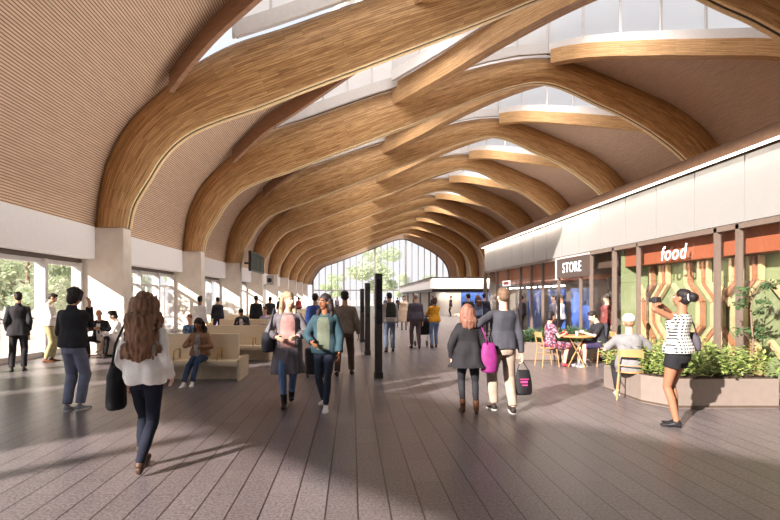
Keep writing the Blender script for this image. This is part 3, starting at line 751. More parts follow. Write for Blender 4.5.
def person(label, x, y, face, H=1.72, sex='m', vox=.014, skin='fair', hip=None, lean=0., roll=0., twist=0., head=(0, 0, 0),
           hands=None, elbows=None, feet=None, knees=None, ankle_h=None, top=None, bottom=None, shoes=((40, 36, 34), 'shoe'), hair=('short', (50, 36, 28)),
           curl=.6, z0=0., face_detail=True, palm=None, group=None, extra=None, cat='person', fdir=None, build=1.0):
    """local frame: looks along +y, right hand on +x.  face: world heading in degrees (0 = away from the viewpoint, 180 = towards it)"""
    s = H / 1.72; f = sex == 'f'
    root = empty('person', (x, y, z0), math.radians(face)); tag(root, label, cat, group)
    sw = (.148 if f else .170) * s * build; hw = .085 * s
    P = V(hip) if hip else V((0, 0, .93 * s))
    Rt = Matrix.Rotation(math.radians(twist), 3, 'Z') @ Matrix.Rotation(-math.radians(lean), 3, 'X') @ Matrix.Rotation(math.radians(roll), 3, 'Y')
    def T(a, b, c): return P + Rt @ V((a * s, b * s, c * s))
    neck = T(0, -.015, .535)
    SL, SR = T(-sw / s * .95, -.01, .438), T(sw / s * .95, -.01, .438)
    HL, HR = P + V((-hw, 0, -.02 * s)), P + V((hw, 0, -.02 * s))
    Rh = Rt @ Matrix.Rotation(math.radians(head[0]), 3, 'Z') @ Matrix.Rotation(-math.radians(head[1]), 3, 'X') @ Matrix.Rotation(math.radians(head[2]), 3, 'Y')
    hc = neck + Rt @ V((0, .012 * s, .0)) + Rh @ V((0, .012 * s, .158 * s))
    def Hd(a, b, c): return hc + Rh @ V((a * s, b * s, c * s))
    if feet is None: feet = [(-.1, .0), (.1, .0)]
    ank = []
    for k in (0, 1):
        ft = feet[k]; zz = ft[2] if len(ft) > 2 else 0
        ank.append(V((ft[0] * s, ft[1] * s, .085 * s + zz)))
    kn = knees or [(-.1, 1, 0), (.1, 1, 0)]
    K = []; A = []
    for k, h in enumerate((HL, HR)):
        a, b = ik(h, ank[k], .43 * s, .43 * s, kn[k]); K.append(a); A.append(b)
    if hands is None: hands = [(-.24, .03, .82), (.24, .03, .82)]
    el = elbows or [(-.35, -1, 0), (.35, -1, 0)]
    E = []; W = []
    for k, sh in enumerate((SL, SR)):
        a, b = ik(sh, V(hands[k]) * s, .285 * s, .255 * s, el[k]); E.append(a); W.append(b)
    sm = cmat('skin ' + skin, SKIN[skin], .5, var=.05)
    b = MB()
    # torso rings: (t along spine 0..1 of .535, half width, half depth, y)
    if f: prof = [(-.10, .145, .105, 0), (.0, .168, .118, -.005), (.08, .165, .112, 0), (.22, .122, .088, .01), (.32, .13, .098, .012), (.41, .144, .112, .015), (.452, .128, .088, 0), (.492, .086, .065, -.01), (.53, .056, .056, -.01)]
    else: prof = [(-.10, .14, .105, 0), (.0, .162, .115, 0), (.1, .155, .11, .005), (.22, .142, .10, .01), (.34, .158, .112, .01), (.41, .168, .115, .008), (.455, .148, .096, 0), (.495, .10, .074, -.008), (.535, .062, .062, -.01)]
    def torso(mb, infl, z_lo=-.11, z_hi=.56, flare=0, n=20, w=1):
        rr = []
        pr = [p for p in prof if z_lo < p[0] < z_hi]
        if z_lo < prof[0][0]:
            for q in range(4):
                t = (prof[1][0] - z_lo) * (3 - q) / 4 + 0
                zz = z_lo + (-.02 - z_lo) * q / 4
                k = (-.02 - zz) / max(-.02 - z_lo, .01)
                rr.append((zz, prof[1][1] + flare * k, prof[1][2] + flare * k * .8, 0))
            pr = [p for p in pr if p[0] > -.02]
        elif z_lo > prof[0][0]:
            for a_, b_ in zip(prof, prof[1:]):
                if a_[0] <= z_lo <= b_[0]:
                    t = (z_lo - a_[0]) / (b_[0] - a_[0]); rr.append((z_lo,) + tuple(a_[j] + (b_[j] - a_[j]) * t for j in (1, 2, 3)))
        rr += pr; rings = []
        for (zz, wx, wy, yy) in rr:
            if infl > 0 and zz < .14: wx += .012; wy += .018
            Rr = Rt if zz > 0 else Matrix.Rotation(math.radians(twist * .5), 3, 'Z')
            ring = []
            for j in range(n):
                t = 2 * PI * j / n
                cx, cy = math.cos(t), math.sin(t); sgn = lambda q: (abs(q) ** .82) * (1 if q > 0 else -1)
                ring.append(P + Rr @ V(((wx * build * w + infl) * sgn(cx) * s, (yy + (wy + infl) * sgn(cy)) * s, zz * s)))
            rings.append(ring)
        mb.loft(rings)
    bt = bottom[0] if bottom else ''; tsl = 1.0; 
    for sp_ in ((top if isinstance(top, list) else [top]) if top else []): tsl = (sp_[2].get('sleeve', 1.0) if len(sp_) > 2 else 1.0)
    torso(b, -.018 if top else 0)
    b.ell(P + V((0, 0, -.02 * s)), (.13 * s, .092 * s, .10 * s), 16, 8)
    b.tube([neck + Rt @ V((0, -.005, -.05)) * s, hc + Rh @ V((0, -.015, -.06)) * s], [.06 * s, .052 * s], 14)
    for k in (0, 1):
        sh, e, wr = (SL, SR)[k], E[k], W[k]
        ak = .8 if tsl >= .9 else 1.0; b.ell(sh, (.044 * s,) * 3, 12, 8); b.tube([T(0, -.01, .485), sh], [.04 * s, .036 * s], 10); chain(b, [sh, e, e + (wr - e) * .7, wr], [.043 * s * ak, .035 * s * ak, .028 * s * (ak + .1), .024 * s], 12)
        h, kk, a = (HL, HR)[k], K[k], A[k]
        chain(b, [h, h + (kk - h) * .5, kk, kk + (a - kk) * .35 - V((0, .012 * s, 0)), a], [q_ * s * (.76 if bt in ('trousers', 'leggings') else 1) for q_ in (.078, .07, .05, .05, .036)], 14)
    # head
    b.ell(Hd(0, -.014, .03), (.074 * s, .094 * s, .084 * s), 18, 12, rot=Rh); b.ell(Hd(0, .018, -.035), (.06 * s, .068 * s, .075 * s), 16, 10, rot=Rh)
    b.ell(Hd(0, .05, -.09), (.03 * s, .026 * s, .022 * s), 10, 6, rot=Rh)
    b.tube([Hd(0, .078, .012), Hd(0, .108, -.03)], [.008 * s, .016 * s], 8); b.ell(Hd(0, .10, -.032), (.016 * s, .014 * s, .011 * s), 8, 6, rot=Rh)
    b.ell(Hd(0, .083, -.058), (.024 * s, .01 * s, .011 * s), 8, 6, rot=Rh)
    b.ell(Hd(0, .072, .032), (.045 * s, .014 * s, .01 * s), 8, 6, rot=Rh)
    for q in (-1, 1): b.ell(Hd(q * .076, -.01, -.012), (.010 * s, .019 * s, .03 * s), 8, 6, rot=Rh)
    # hands: palm + four fingers + thumb
    for k in (0, 1):
        e, wr = E[k], W[k]; d = (wr - e).normalized(); sg = -1 if k == 0 else 1
        pn = V(palm[k]) if palm and palm[k] else V((-sg, 0, 0))   # the way the palm faces
        pn = (pn - d * pn.dot(d)); pn = pn.normalized() if pn.length > .01 else d.orthogonal().normalized()
        sd = d.cross(pn).normalized()
        # thumb side: forward/up
        th = sd if sd.dot(V((0, 1, .6))) > 0 else -sd
        pc = wr + d * .045 * s
        rot = Matrix((sd, pn, d)).transposed()
        b.ell(pc, (.040 * s, .016 * s, .052 * s), 10, 8, rot=rot)
        if vox < .02:
            rf = max(.0085 * s, vox * .62)
            for j in range(4):
                o_ = (j - 1.5) * .0195 * s; L = (.066, .078, .074, .058)[j] * s if th == sd else (.058, .074, .078, .066)[j] * s
                b0 = wr + d * .085 * s + sd * o_; c1 = curl * .7
                d1 = (d * math.cos(c1) + pn * math.sin(c1)); d2 = (d * math.cos(c1 * 2.4) + pn * math.sin(c1 * 2.4))
                chain(b, [b0, b0 + d1 * L * .55, b0 + d1 * L * .55 + d2 * L * .5], [rf, rf, rf * .85], 8)
            t0 = wr + d * .03 * s + th * .03 * s; t1 = t0 + (d * .7 + th * .7 + pn * .3).normalized() * .038 * s
            chain(b, [t0, t1, t1 + (d + pn * .6).normalized() * .03 * s], [rf * 1.2, rf * 1.1, rf * .9], 8)
        else:
            b.ell(wr + d * .10 * s + pn * .015, (.034 * s, .016 * s, .04 * s), 8, 6, rot=rot)
    body = voxel(b, 'body', sm, vox, root, 2)
    # ---------------- face
    if face_detail:
        ew = cmat('eye white', (226, 220, 214), .3, var=.02); ed = cmat('iris dark', (44, 30, 24), .3, var=.02)
        for q in (-1, 1):
            m_ = MB(); m_.ell(Hd(q * .029, .0745, .006), (.0135 * s, .009 * s, .008 * s), 10, 6, rot=Rh); m_.ell(Hd(q * .029, .0815, .006), (.0065 * s, .004 * s, .0065 * s), 8, 6, 1, rot=Rh)
            m_.build('eye', [ew, ed], root, smooth=True)
            m_ = MB(); m_.tube([Hd(q * .015, .088, .024), Hd(q * .03, .089, .029), Hd(q * .044, .08, .024)], .0035 * s, 6); m_.build('eyebrow', cmat('brow' + str(hair[1]), [c * .7 for c in hair[1]]), root)
        m_ = MB(); m_.ell(Hd(0, .090, -.058), (.022 * s, .006 * s, .008 * s), 10, 6, rot=Rh); m_.build('lips', cmat('lips ' + skin, [c * .82 for c in (SKIN[skin][0], SKIN[skin][1] * .8, SKIN[skin][2] * .8)]), root, smooth=True)
    hm = cmat('hair %s' % str(hair[1]), hair[1], .55, var=.42, scale=34, stretch=(1, 1, .25))
    hv = max(vox, .010); kd = hair[0]; h = MB()
    if kd != 'none':
        if kd in ('short', 'bun', 'thin'):
            h.ell(Hd(0, -.022, .047), (.083 * s, .098 * s, .082 * s), 16, 10, rot=Rh); h.ell(Hd(0, -.05, -.0), (.077 * s, .066 * s, .075 * s), 14, 8, rot=Rh)
            if kd == 'short': h.ell(Hd(.008, .025, .106), (.058 * s, .05 * s, .026 * s), 12, 8, rot=Rh)
        if kd in ('bob', 'long', 'curly', 'crop_curls', 'tied'):
            h.ell(Hd(0, -.022, .05), (.09 * s, .102 * s, .086 * s), 16, 10, rot=Rh); h.ell(Hd(0, -.045, -.02), (.094 * s, .078 * s, .11 * s), 14, 8, rot=Rh)
        if kd == 'bun': h.ell(Hd(0, -.13, .035), (.062 * s, .062 * s, .062 * s), 14, 8)
        if kd == 'bob': h.ell(Hd(0, -.045, -.065), (.098 * s, .075 * s, .06 * s), 14, 8, rot=Rh)
        if kd == 'tied': h.tube([Hd(0, -.1, 0), Hd(0, -.15, -.06), Hd(0, -.12, -.2)], [.035 * s, .035 * s, .012 * s], 10)
        if kd in ('long', 'curly'):
            L = hair[2] if len(hair) > 2 else .32
            for q in range(-3, 4):
                a = q * .42; ox, oy = math.sin(a) * .085, -math.cos(a) * .085 - .01
                w_ = .042 if kd == 'long' else .062
                pts = [Hd(ox, oy, .02), Hd(ox * 1.12, oy - .01, -.1)]
                e_ = neck + Rt @ V((ox * 1.35, min(oy, -.03) - .045, -.02 - (L - .12) + abs(q) * .015)) * s
                mid = neck + Rt @ V((ox * 1.3, min(oy, -.03) - .05, .02)) * s
                if q in (-3, 3):
                    e_ = neck + Rt @ V((ox * 1.3, .07, -.02 - (L - .2))) * s; mid = neck + Rt @ V((ox * 1.25, .0, .02)) * s
                chain(h, [*pts, mid, e_], [w_ * s, w_ * s, w_ * s, w_ * .45 * s], 10)
            if kd == 'curly':
                r = random.Random(5)
                for q in range(150):
                    a = r.uniform(-1.9, 1.9); t = r.random(); zz = .06 - t * (L + .1)
                    rad = .1 + .085 * t
                    h.ell(hc + Rt @ V((math.sin(a) * rad * 1.15, -math.cos(a) * rad * (.9) - .035 * t, zz)) * s, [r.uniform(.013, .024) * s] * 2 + [r.uniform(.03, .055) * s], 8, 6)
        if kd == 'crop_curls':
            r = random.Random(3)
            for q in range(40):
                a = r.uniform(0, 2 * PI); e2 = r.uniform(.1, 1.5)
                h.ell(Hd(math.cos(a) * math.cos(e2) * .09, math.sin(a) * math.cos(e2) * .1 - .025, .05 + math.sin(e2) * .085), (.014 * s,) * 3, 8, 6)
        voxel(h, 'hair', hm, hv, root, 1, disp=(.02 if kd == 'curly' else .008) * s, dscale=(28 if kd == 'curly' else 22))
    # ---------------- clothes
    if bottom:
        kind, c = bottom[0], bottom[1]; o = bottom[2] if len(bottom) > 2 else {}
        bmt = o.get('mat') or cmat('cloth %s' % str(c), c, .85, var=.14, scale=10)
        t = MB(); fat = o.get('fat', 0.0); ig = .012
        if kind in ('trousers', 'shorts', 'leggings'):
            t.loft([[P + V((math.cos(a * PI / 10) * (wx + ig) * s * build, math.sin(a * PI / 10) * (wy + ig) * s, zz * s)) for a in range(20)] for zz, wx, wy in ((-.12, .12, .11), (-.06, .155, .122), (0, .164, .120), (.06, .152, .112), (.09, .145, .105))])
            for k in (0, 1):
                hh, kk, a = (HL, HR)[k], K[k], A[k]
                if kind == 'shorts':
                    e_ = hh + (kk - hh) * o.get('len', .35); chain(t, [hh, e_], [.095 * s, (.09 + fat) * s], 14, 1, 0)
                else:
                    e_ = kk + (a - kk) * o.get('len', .97)
                    chain(t, [hh, hh + (kk - hh) * .5, kk, kk + (a - kk) * .4 - V((0, .01 * s, 0)), e_], [(.096) * s, (.080 + fat * .5) * s, (.061 + fat) * s, (.058 + fat) * s, (.046 + fat) * s], 14, 1, 0)
        else:   # skirt
            L = o.get('len', .45); n = 24; rings = []
            seated = P.z < .75 * s
            if seated:
                for k in (0, 1):
                    hh, kk = (HL, HR)[k], K[k]; chain(t, [hh, hh + (kk - hh) * .5, kk + (kk - hh) * .02], [.12 * s, .105 * s, .09 * s], 14)
                t.ell(P, (.18 * s, .14 * s, .12 * s), 16, 8)
            else:
                for q in range(7):
                    zz = .1 - (L + .1) * q / 6; k = q / 6
                    wx = .14 + .04 * min(1, k * 2.5) + o.get('flare', .02) * k; rings.append([P + V((math.cos(a * PI / 12) * wx * s, math.sin(a * PI / 12) * wx * .75 * s, zz * s)) for a in range(24)])
                t.loft(rings)
        voxel(t, {'trousers': 'trousers', 'leggings': 'leggings', 'shorts': 'shorts', 'skirt': 'skirt'}[kind], bmt, max(vox, .012), root, 2, disp=.009 * s, dscale=11)
        if o.get('belt'):
            t = MB(); t.loft([[P + V((math.cos(a * PI / 12) * .172 * s * build, math.sin(a * PI / 12) * .126 * s, zz * s)) for a in range(24)] for zz in (.07, .105)]); t.build('belt', cmat('belt leather', (58, 40, 30)), root)
    def make_top(spec, pad, nm=None):
        kind, c = spec[0], spec[1]; o = spec[2] if len(spec) > 2 else {}
        tm = o.get('mat') or cmat('cloth %s' % str(c), c, .85, var=.12, scale=10)
        t = MB(); ig = .012 + pad + o.get('fat', 0)
        lo_ = o.get('hem', -.04)
        torso(t, ig, z_lo=lo_, z_hi=o.get('neck', .52), flare=o.get('flare', 0))
        sl = o.get('sleeve', 1.0)
        for k in (0, 1):
            sh, e, wr = (SL, SR)[k], E[k], W[k]
            if sl <= 0: t.ell(sh, ((.05 + ig * .6) * s,) * 3, 12, 8); continue
            r0, r1, r2 = (.048 + ig * .6) * s, (.040 + ig * .6) * s, (.031 + ig * .6) * s
            t.ell(sh, (r0,) * 3, 12, 8); t.tube([T(0, -.01, .478), sh], [(.045 + ig * .5) * s, r0 * .92], 12)
            if sl < .5:
                chain(t, [sh, sh + (e - sh) * sl * 2], [r0, r0 * .95], 12, 1, 0)
            else: chain(t, [sh, e, e + (wr - e) * ((sl - .5) * 2 * .97)], [r0, r1, r2], 12, 1, 0)
        if o.get('collar'): t.tube([neck + Rt @ V((0, -.01, -.03)) * s, neck + Rt @ V((0, -.005, .035)) * s], [(.078 + pad) * s, (.068 + pad) * s], 14)
        if o.get('hood'): t.ell(neck + Rt @ V((0, -.09, -.02)) * s, (.1 * s, .05 * s, .07 * s), 12, 8)
        return voxel(t, nm or kind, tm, max(vox, .011), root, 2, disp=(.012 + o.get('wr', 0)) * s, dscale=10)
    if top:
        tops = top if isinstance(top, list) else [top]
        TOPO = [make_top(sp_, .014 * k) for k, sp_ in enumerate(tops)]
        # open jacket fronts show the shirt as a panel
        for sp_ in tops:
            o = sp_[2] if len(sp_) > 2 else {}
            if o.get('front'):
                fc = cmat('cloth %s' % str(o['front']), o['front']); t = MB(); pd = .03 + .014 * (len(tops) - 1) + o.get('fat', 0); rings = []
                lo2 = max(o.get('hem', -.04), -.02); ww = o.get('fw', .055)
                bv = TOPO[-1]; NXP, NZP = 6, 14; zb = max(lo2, -.06); z_t = .50
                vs_, fs_ = [], []
                for q in range(NZP + 1):
                    u = q / NZP; zz = zb + (z_t - zb) * u; wl = ww * (1.15 if u < .75 else 1.15 - (u - .75) * 2.0)
                    for k in range(NXP + 1):
                        a2 = (k / NXP * 2 - 1) * wl; o1 = P + Rt @ V((a2 * s, .6 * s, zz * s)); d1 = Rt @ V((0, -1, 0))
                        # walk in from the front; ignore the forearms
                        hit = None; st_ = o1
                        for _ in range(6):
                            ok, loc, nrm, _i = bv.ray_cast(st_, d1)
                            if not ok: break
                            hit = loc; st_ = loc + d1 * .004
                            if (Rt.transposed() @ (loc - P)).y < .21 * s and (Rt.transposed() @ (loc - P)).y > 0: break
                        if hit is None: hit = P + Rt @ V((a2 * s, .12 * s, zz * s))
                        vs_.append(hit - d1 * .006); vs_.append(hit + d1 * .01)
                NN = (NXP + 1) * 2
                for q in range(NZP):
                    for k in range(NXP):
                        a_ = q * NN + k * 2; fs_.append((a_, a_ + 2, a_ + 2 + NN, a_ + NN)); fs_.append((a_ + 1, a_ + 1 + NN, a_ + 3 + NN, a_ + 3))
                t.add(vs_, fs_); t.build('shirt_front', fc, root, smooth=True)
                if o.get('tie'):
                    t = MB(); t.prism([(-.02, 0), (.02, 0), (.03, .0), (0, 0)], 'y', 0, .001)
                    t = MB(); t.bar(P + Rt @ V((0, .165, .2)) * s, P + Rt @ V((0, .12, .47)) * s, .045 * s, .012 * s); t.build('tie', cmat('tie', o['tie']), root)
    # ---------------- shoes
    sc_, sk = shoes; smt = cmat('shoe %s' % str(sc_), sc_, .5, var=.06)
    for k in (0, 1):
        a = A[k]; kk = K[k]; ft = feet[k]; pitch = ft[3] if len(ft) > 3 else 0; yaw = math.radians((fdir[k] if fdir else (8, -8)[k]))
        Rf = Matrix.Rotation(yaw, 3, 'Z') @ Matrix.Rotation(-math.radians(pitch), 3, 'X')
        def F(a_, b_, c_): return a + Rf @ V((a_ * s, b_ * s, c_ * s))
        t = MB(); sz = .93 if f else 1.05
        rings = []
        for yy, wx, ht, zb in ((-.062, .022, .05, -.078), (-.05, .034, .075, -.085), (0, .038, .085, -.085), (.06, .042, .062, -.085), (.11, .047, .042, -.085), (.16, .042, .034, -.085), (.19, .026, .026, -.08)):
            rings.append([F(math.cos(j * PI / 6) * wx * sz, yy * sz, zb + ht * .5 + math.sin(j * PI / 6) * ht * .5) for j in range(12)])
        t.loft(rings)
        if sk == 'boot': t.tube([a + V((0, 0, -.03 * s)), a + (kk - a) * .28], [.042 * s, .052 * s], 12)
        else: t.ell(F(0, -.005, -.02), (.040 * s, .05 * s, .035 * s), 10, 6)
        so_ = voxel(t, 'boot' if sk == 'boot' else 'shoe', smt, max(vox * .8, .008), root, 1)
        if sk == 'sneaker' and vox < .02:
            q = MB(); q.loft([[F(math.cos(j * PI / 8) * .05 * sz, .062 + math.sin(j * PI / 8) * .135 * sz, zz) for j in range(16)] for zz in (-.088, -.066)]); q.build('sole', cmat('sole', (232, 228, 222)), so_)
    info = dict(root=root, P=P, neck=neck, SL=SL, SR=SR, E=E, W=W, K=K, A=A, Hd=Hd, T=T, s=s, Rt=Rt, Rh=Rh, hc=hc)
    return info
def wpt(i, p):  # local to world
    r = i['root']; return Matrix.Translation(r.location) @ Matrix.Rotation(r.rotation_euler.z, 4, 'Z') @ V(p)

# ------------------------------------------------------------------ bags and small held things
def soft(mb, name, m, vox=.012, parent=None, disp=.01): return voxel(mb, name, m, vox, parent, 3, disp=disp, dscale=10)
def strap(i, pts, r, m, parent, name='strap'):
    mb = MB(); mb.tube(pts, r, 8); o = mb.build(name, m, parent, smooth=True); return o
def bag(label, i, c, size, color, cat='bag', straps=None, flat=False, sr=.012, handles=None, name='shoulder_bag', mark=None, vox=.012):
    """bag placed in the frame of person i"""
    r = i['root']; e = empty(name, r.location, r.rotation_euler.z); tag(e, label, cat)
    m = cmat('bag %s' % str(color), color, .6); t = MB(); c = V(c)
    n = 18; rings = []
    for q, (zz, k, kd) in enumerate(((-.5, .82, .8), (-.42, .95, 1), (-.1, 1, 1), (.2, .92, .85), (.42, .8, .5), (.5, .74, .3))):
        rings.append([c + V((math.cos(a * 2 * PI / n) * size[0] / 2 * k, math.sin(a * 2 * PI / n) * size[1] / 2 * kd, zz * size[2])) for a in range(n)])
    t.loft(rings); b_ = soft(t, 'bag_body', m, vox, e, disp=.012)
    if straps:
        for s_ in straps: strap(i, s_, sr, m, e, 'strap')
    return e, b_
BLK = (40, 38, 40)
# --- woman walking away, white jacket, long curly hair
p = person('woman walking away with long curly brown hair, white jacket and a black shoulder bag', -1.97, 4.95, -2, 1.68, 'f', .009, 'fair', hip=(0, 0, .90),
  hands=[(-.24, .10, .86), (.20, .14, .90)], elbows=[(-.5, -1, 0), (.35, -1, 0)], feet=[(-.08, .10), (.03, -.20, .03, -38)], knees=[(-.05, 1, 0), (.05, 1, 0)],
  top=('jacket', (236, 230, 226), dict(hem=-.07, flare=.06, fat=.016, wr=.02)), bottom=('leggings', (24, 27, 42), dict(fat=-.002)),
  shoes=((74, 52, 42), 'boot'), hair=('curly', (120, 86, 64), .46), face_detail=False, fdir=(6, -6))
bag('black slouchy shoulder bag hanging at the hip of the woman in the white jacket', p, (-.285, .02, .80), (.17, .28, .44), (26, 26, 30), straps=[[(-.28, -.08, 1.0), (-.24, -.10, 1.2), (-.14, -.1, 1.42), (-.13, .0, 1.455), (-.15, .12, 1.38), (-.25, .13, 1.15), (-.28, .09, 1.0)]])
# --- man on the phone
p = person('man in black jacket and grey jeans standing with a phone to his ear', -4.05, 7.55, -8, 1.76, 'm', .011, 'fair', hands=[(-.12, .26, 1.12), (.15, .15, 1.47)], elbows=[(-.5, -.6, -.6), (-.25, .4, -1)],
  feet=[(-.07, -.03), (.07, .05)], head=(-12, 8, 4), top=('jacket', (44, 44, 48), dict(hem=-.03, fat=.02, collar=1)), bottom=('trousers', (122, 126, 146), dict(fat=.018)), shoes=((150, 148, 156), 'sneaker'), hair=('crop_curls', (40, 32, 30)), fdir=(12, -10))
e = empty('phone', p['root'].location, p['root'].rotation_euler.z); tag(e, 'dark phone held to the ear of the man in the black jacket', 'phone')
W_ = p['W'][1]; MB().bar(p['Hd'](.092, .0, -.05), p['Hd'](.088, .02, .08), .012, .07, up=(0, 1, 0)).build('phone_body', M_DK, e)
# --- man in black suit at the glass
person('man in a dark suit facing the glazing with hands in his pockets', -7.38, 11.5, 28, 1.74, 'm', .014, 'tan', hands=[(-.20, .06, .90), (.20, .06, .90)], elbows=[(-.3, -1, 0), (.3, -1, 0)], feet=[(-.12, 0), (.1, .04)],
  top=('suit_jacket', (50, 48, 52), dict(hem=-.14, flare=.03, fat=.018, collar=1)), bottom=('trousers', (44, 42, 46), dict(fat=.012)), shoes=((34, 30, 30), 'shoe'), hair=('short', (42, 34, 32)), head=(8, 4, 0))
# --- man in white shirt
p = person('man in a white shirt and khaki trousers looking down at his phone by the glazing', -7.72, 13.25, -68, 1.74, 'm', .014, 'fair', hands=[(-.1, .34, 1.12), (.12, .30, 1.14)], elbows=[(-.6, -.5, -.8), (.6, -.5, -.8)], feet=[(-.1, .05), (.1, -.06)], head=(0, 28, 0),
  top=('shirt', (238, 232, 228), dict(hem=-.02, fat=.012, collar=1)), bottom=('trousers', (168, 158, 118), dict(fat=.01, belt=1)), shoes=((120, 76, 48), 'shoe'), hair=('short', (40, 30, 28)))
e = empty('phone', p['root'].location, p['root'].rotation_euler.z); tag(e, 'small dark phone in the hands of the man in the white shirt', 'phone')
MB().bar(V((.0, .40, 1.13)), V((.02, .47, 1.22)), .07, .012).build('phone_body', M_DK, e)
# --- seated pair by the wall
stb = empty('stone_bench', (-6.62, 14.55, 0)); tag(stb, 'low pale stone block bench against the glazing under the seated pair', 'bench')
MB().box((-1.0, -.22, .06), (.75, .28, .42)).build('seat_block', M_CONC, stb, bevel=.02); MB().box((-.9, -.16, 0), (.65, .22, .06)).build('plinth', M_DKBR, stb)
person('bald man in a black suit and white shirt sitting with hands together', -6.98, 14.45, 192, 1.76, 'm', .014, 'tan', hip=(0, 0, .50), lean=16, hands=[(-.06, .36, .78), (.07, .36, .78)], elbows=[(-1, .0, -.5), (1, .0, -.5)], feet=[(-.2, .42), (.2, .42)], knees=[(-.4, .6, 1), (.4, .6, 1)],
  top=('suit_jacket', (38, 36, 40), dict(hem=-.06, fat=.02, front=(236, 232, 228), tie=(60, 60, 70))), bottom=('trousers', (36, 34, 38), dict(fat=.012)), hair=('none', (70, 50, 40)), head=(12, -4, 0))
p = person('woman in white clothes and a black hat sitting beside the bald man', -6.42, 14.4, 115, 1.66, 'f', .014, 'fair', hip=(0, 0, .50), lean=12, hands=[(-.08, .34, .66), (.10, .38, .66)], elbows=[(-1, 0, -.5), (1, 0, -.5)], feet=[(-.02, .52, .18, 20), (.02, .42)], knees=[(0, .6, 1), (.1, .6, 1)],
  top=('blouse', (240, 236, 232), dict(hem=-.06, fat=.012)), bottom=('skirt', (238, 232, 226)), shoes=((220, 200, 180), 'shoe'), hair=('bob', (40, 32, 32)), head=(0, 14, 0))
e = empty('hat', p['root'].location, p['root'].rotation_euler.z); tag(e, 'flat black hat on the seated woman in white', 'hat')
m = MB(); Hd = p['Hd']; m.ell(Hd(0, -.03, .10), (.105, .12, .045), 16, 8); m.ell(Hd(0, -.0, .075), (.12, .15, .018), 16, 6); m.build('hat_crown', cmat('black felt', (30, 28, 30)), e, smooth=True)

# ------------------------------------------------------------------ benches
M_BW = mat('pale ash bench', srgb(232, 212, 180), .5, var=.05, scale=2, stretch=(.3, 4, 4))
M_BE = mat('warm grey bench end', srgb(204, 184, 158), .6)
def make_bench():
    r = empty('bench')
    MB().box((-1.1, 0, .34), (1.05, .44, .40)).build('seat', M_BW, r, bevel=.01); MB().box((-1.1, .52, .34), (1.05, .92, .40)).build('seat', M_BW, r, bevel=.01)
    MB().prism([(.41, .40), (.49, .40), (.50, .90), (.45, .90)], 'x', -1.1, 1.0).build('backrest', M_BW, r, bevel=.008)
    MB().prism([(0, 0), (.92, 0), (.92, .42), (.5, .46), (.4, .46), (0, .42)], 'x', 1.05, 1.10).build('end_panel', M_BE, r, bevel=.006)
    MB().prism([(0, 0), (.92, 0), (.92, .42), (.5, .46), (.4, .46), (0, .42)], 'x', -1.15, -1.10).build('end_panel', M_BE, r, bevel=.006)
    MB().box((-1.0, .3, 0), (1.0, .62, .34)).build('base', M_BE, r)
    for x in (-1.08, -.2, .66):
        MB().tube([(x, .40, .42), (x, .40, .60), (x, .1, .60), (x, .05, .56), (x, .05, .40)], .014).build('armrest', mat('brass rail', srgb(200, 160, 100), .35, metal=.6), r)
    MB().box((-1.1, -.01, .30), (1.1, .03, .345)).build('front_rail', M_BE, r)
    return r
b0 = make_bench(); bl = [('pale ash double sided bench nearest, with the woman in the brown jacket on it', -3.3, 10.15), ('second pale ash bench, right behind the nearest one', -3.2, 13.3), ('third pale ash bench with a man looking down behind it', -3.4, 17.2),
  ('fourth pale ash bench, further down the row', -3.5, 21.2), ('fifth pale ash bench, by the standing man in black', -3.3, 25.6), ('sixth and last pale ash bench of the row', -3.4, 31.0)]
for k, (lb, x, y) in enumerate(bl):
    o = b0 if k == 0 else copy_tree(b0); o.location = (x, y, 0); tag(o, lb, 'bench', 'ash benches down the hall')

# --- seated woman on the bench
p = person('woman in a brown jacket and blue jeans seated on the nearest bench holding a cup', -2.98, 10.22, 176, 1.58, 'f', .011, 'brown', hip=(0, 0, .50), lean=4, hands=[(-.10, .30, .74), (.13, .24, .80)], elbows=[(-.9, -.5, -.5), (.9, -.5, -.5)], feet=[(-.06, .62, 0), (.08, .72, .0, 10)], knees=[(-.1, .5, 1), (.1, .5, 1)],
  top=[('shirt', (190, 184, 182), dict(sleeve=.3)), ('jacket', (142, 104, 78), dict(hem=-.1, flare=.04, fat=.01, front=(150, 144, 142), fw=.05))], bottom=('trousers', (58, 72, 98), dict(fat=.004)), shoes=((240, 236, 232), 'sneaker'), hair=('long', (52, 36, 30), .30), head=(-6, 14, 0))
e = empty('paper_cup', p['root'].location, p['root'].rotation_euler.z); tag(e, 'small white cup held by the seated woman in the brown jacket', 'cup')
W0 = p['W'][0]; c_ = W0 + V((.06, .06, .0)); q = MB(); q.lathe(c_, [(.028, -.05), (.036, .05)], 14); q.build('cup_body', M_WHITE, e); q = MB(); q.lathe(c_, [(.039, .05), (.037, .06)], 14); q.build('lid', M_WHITE, e)
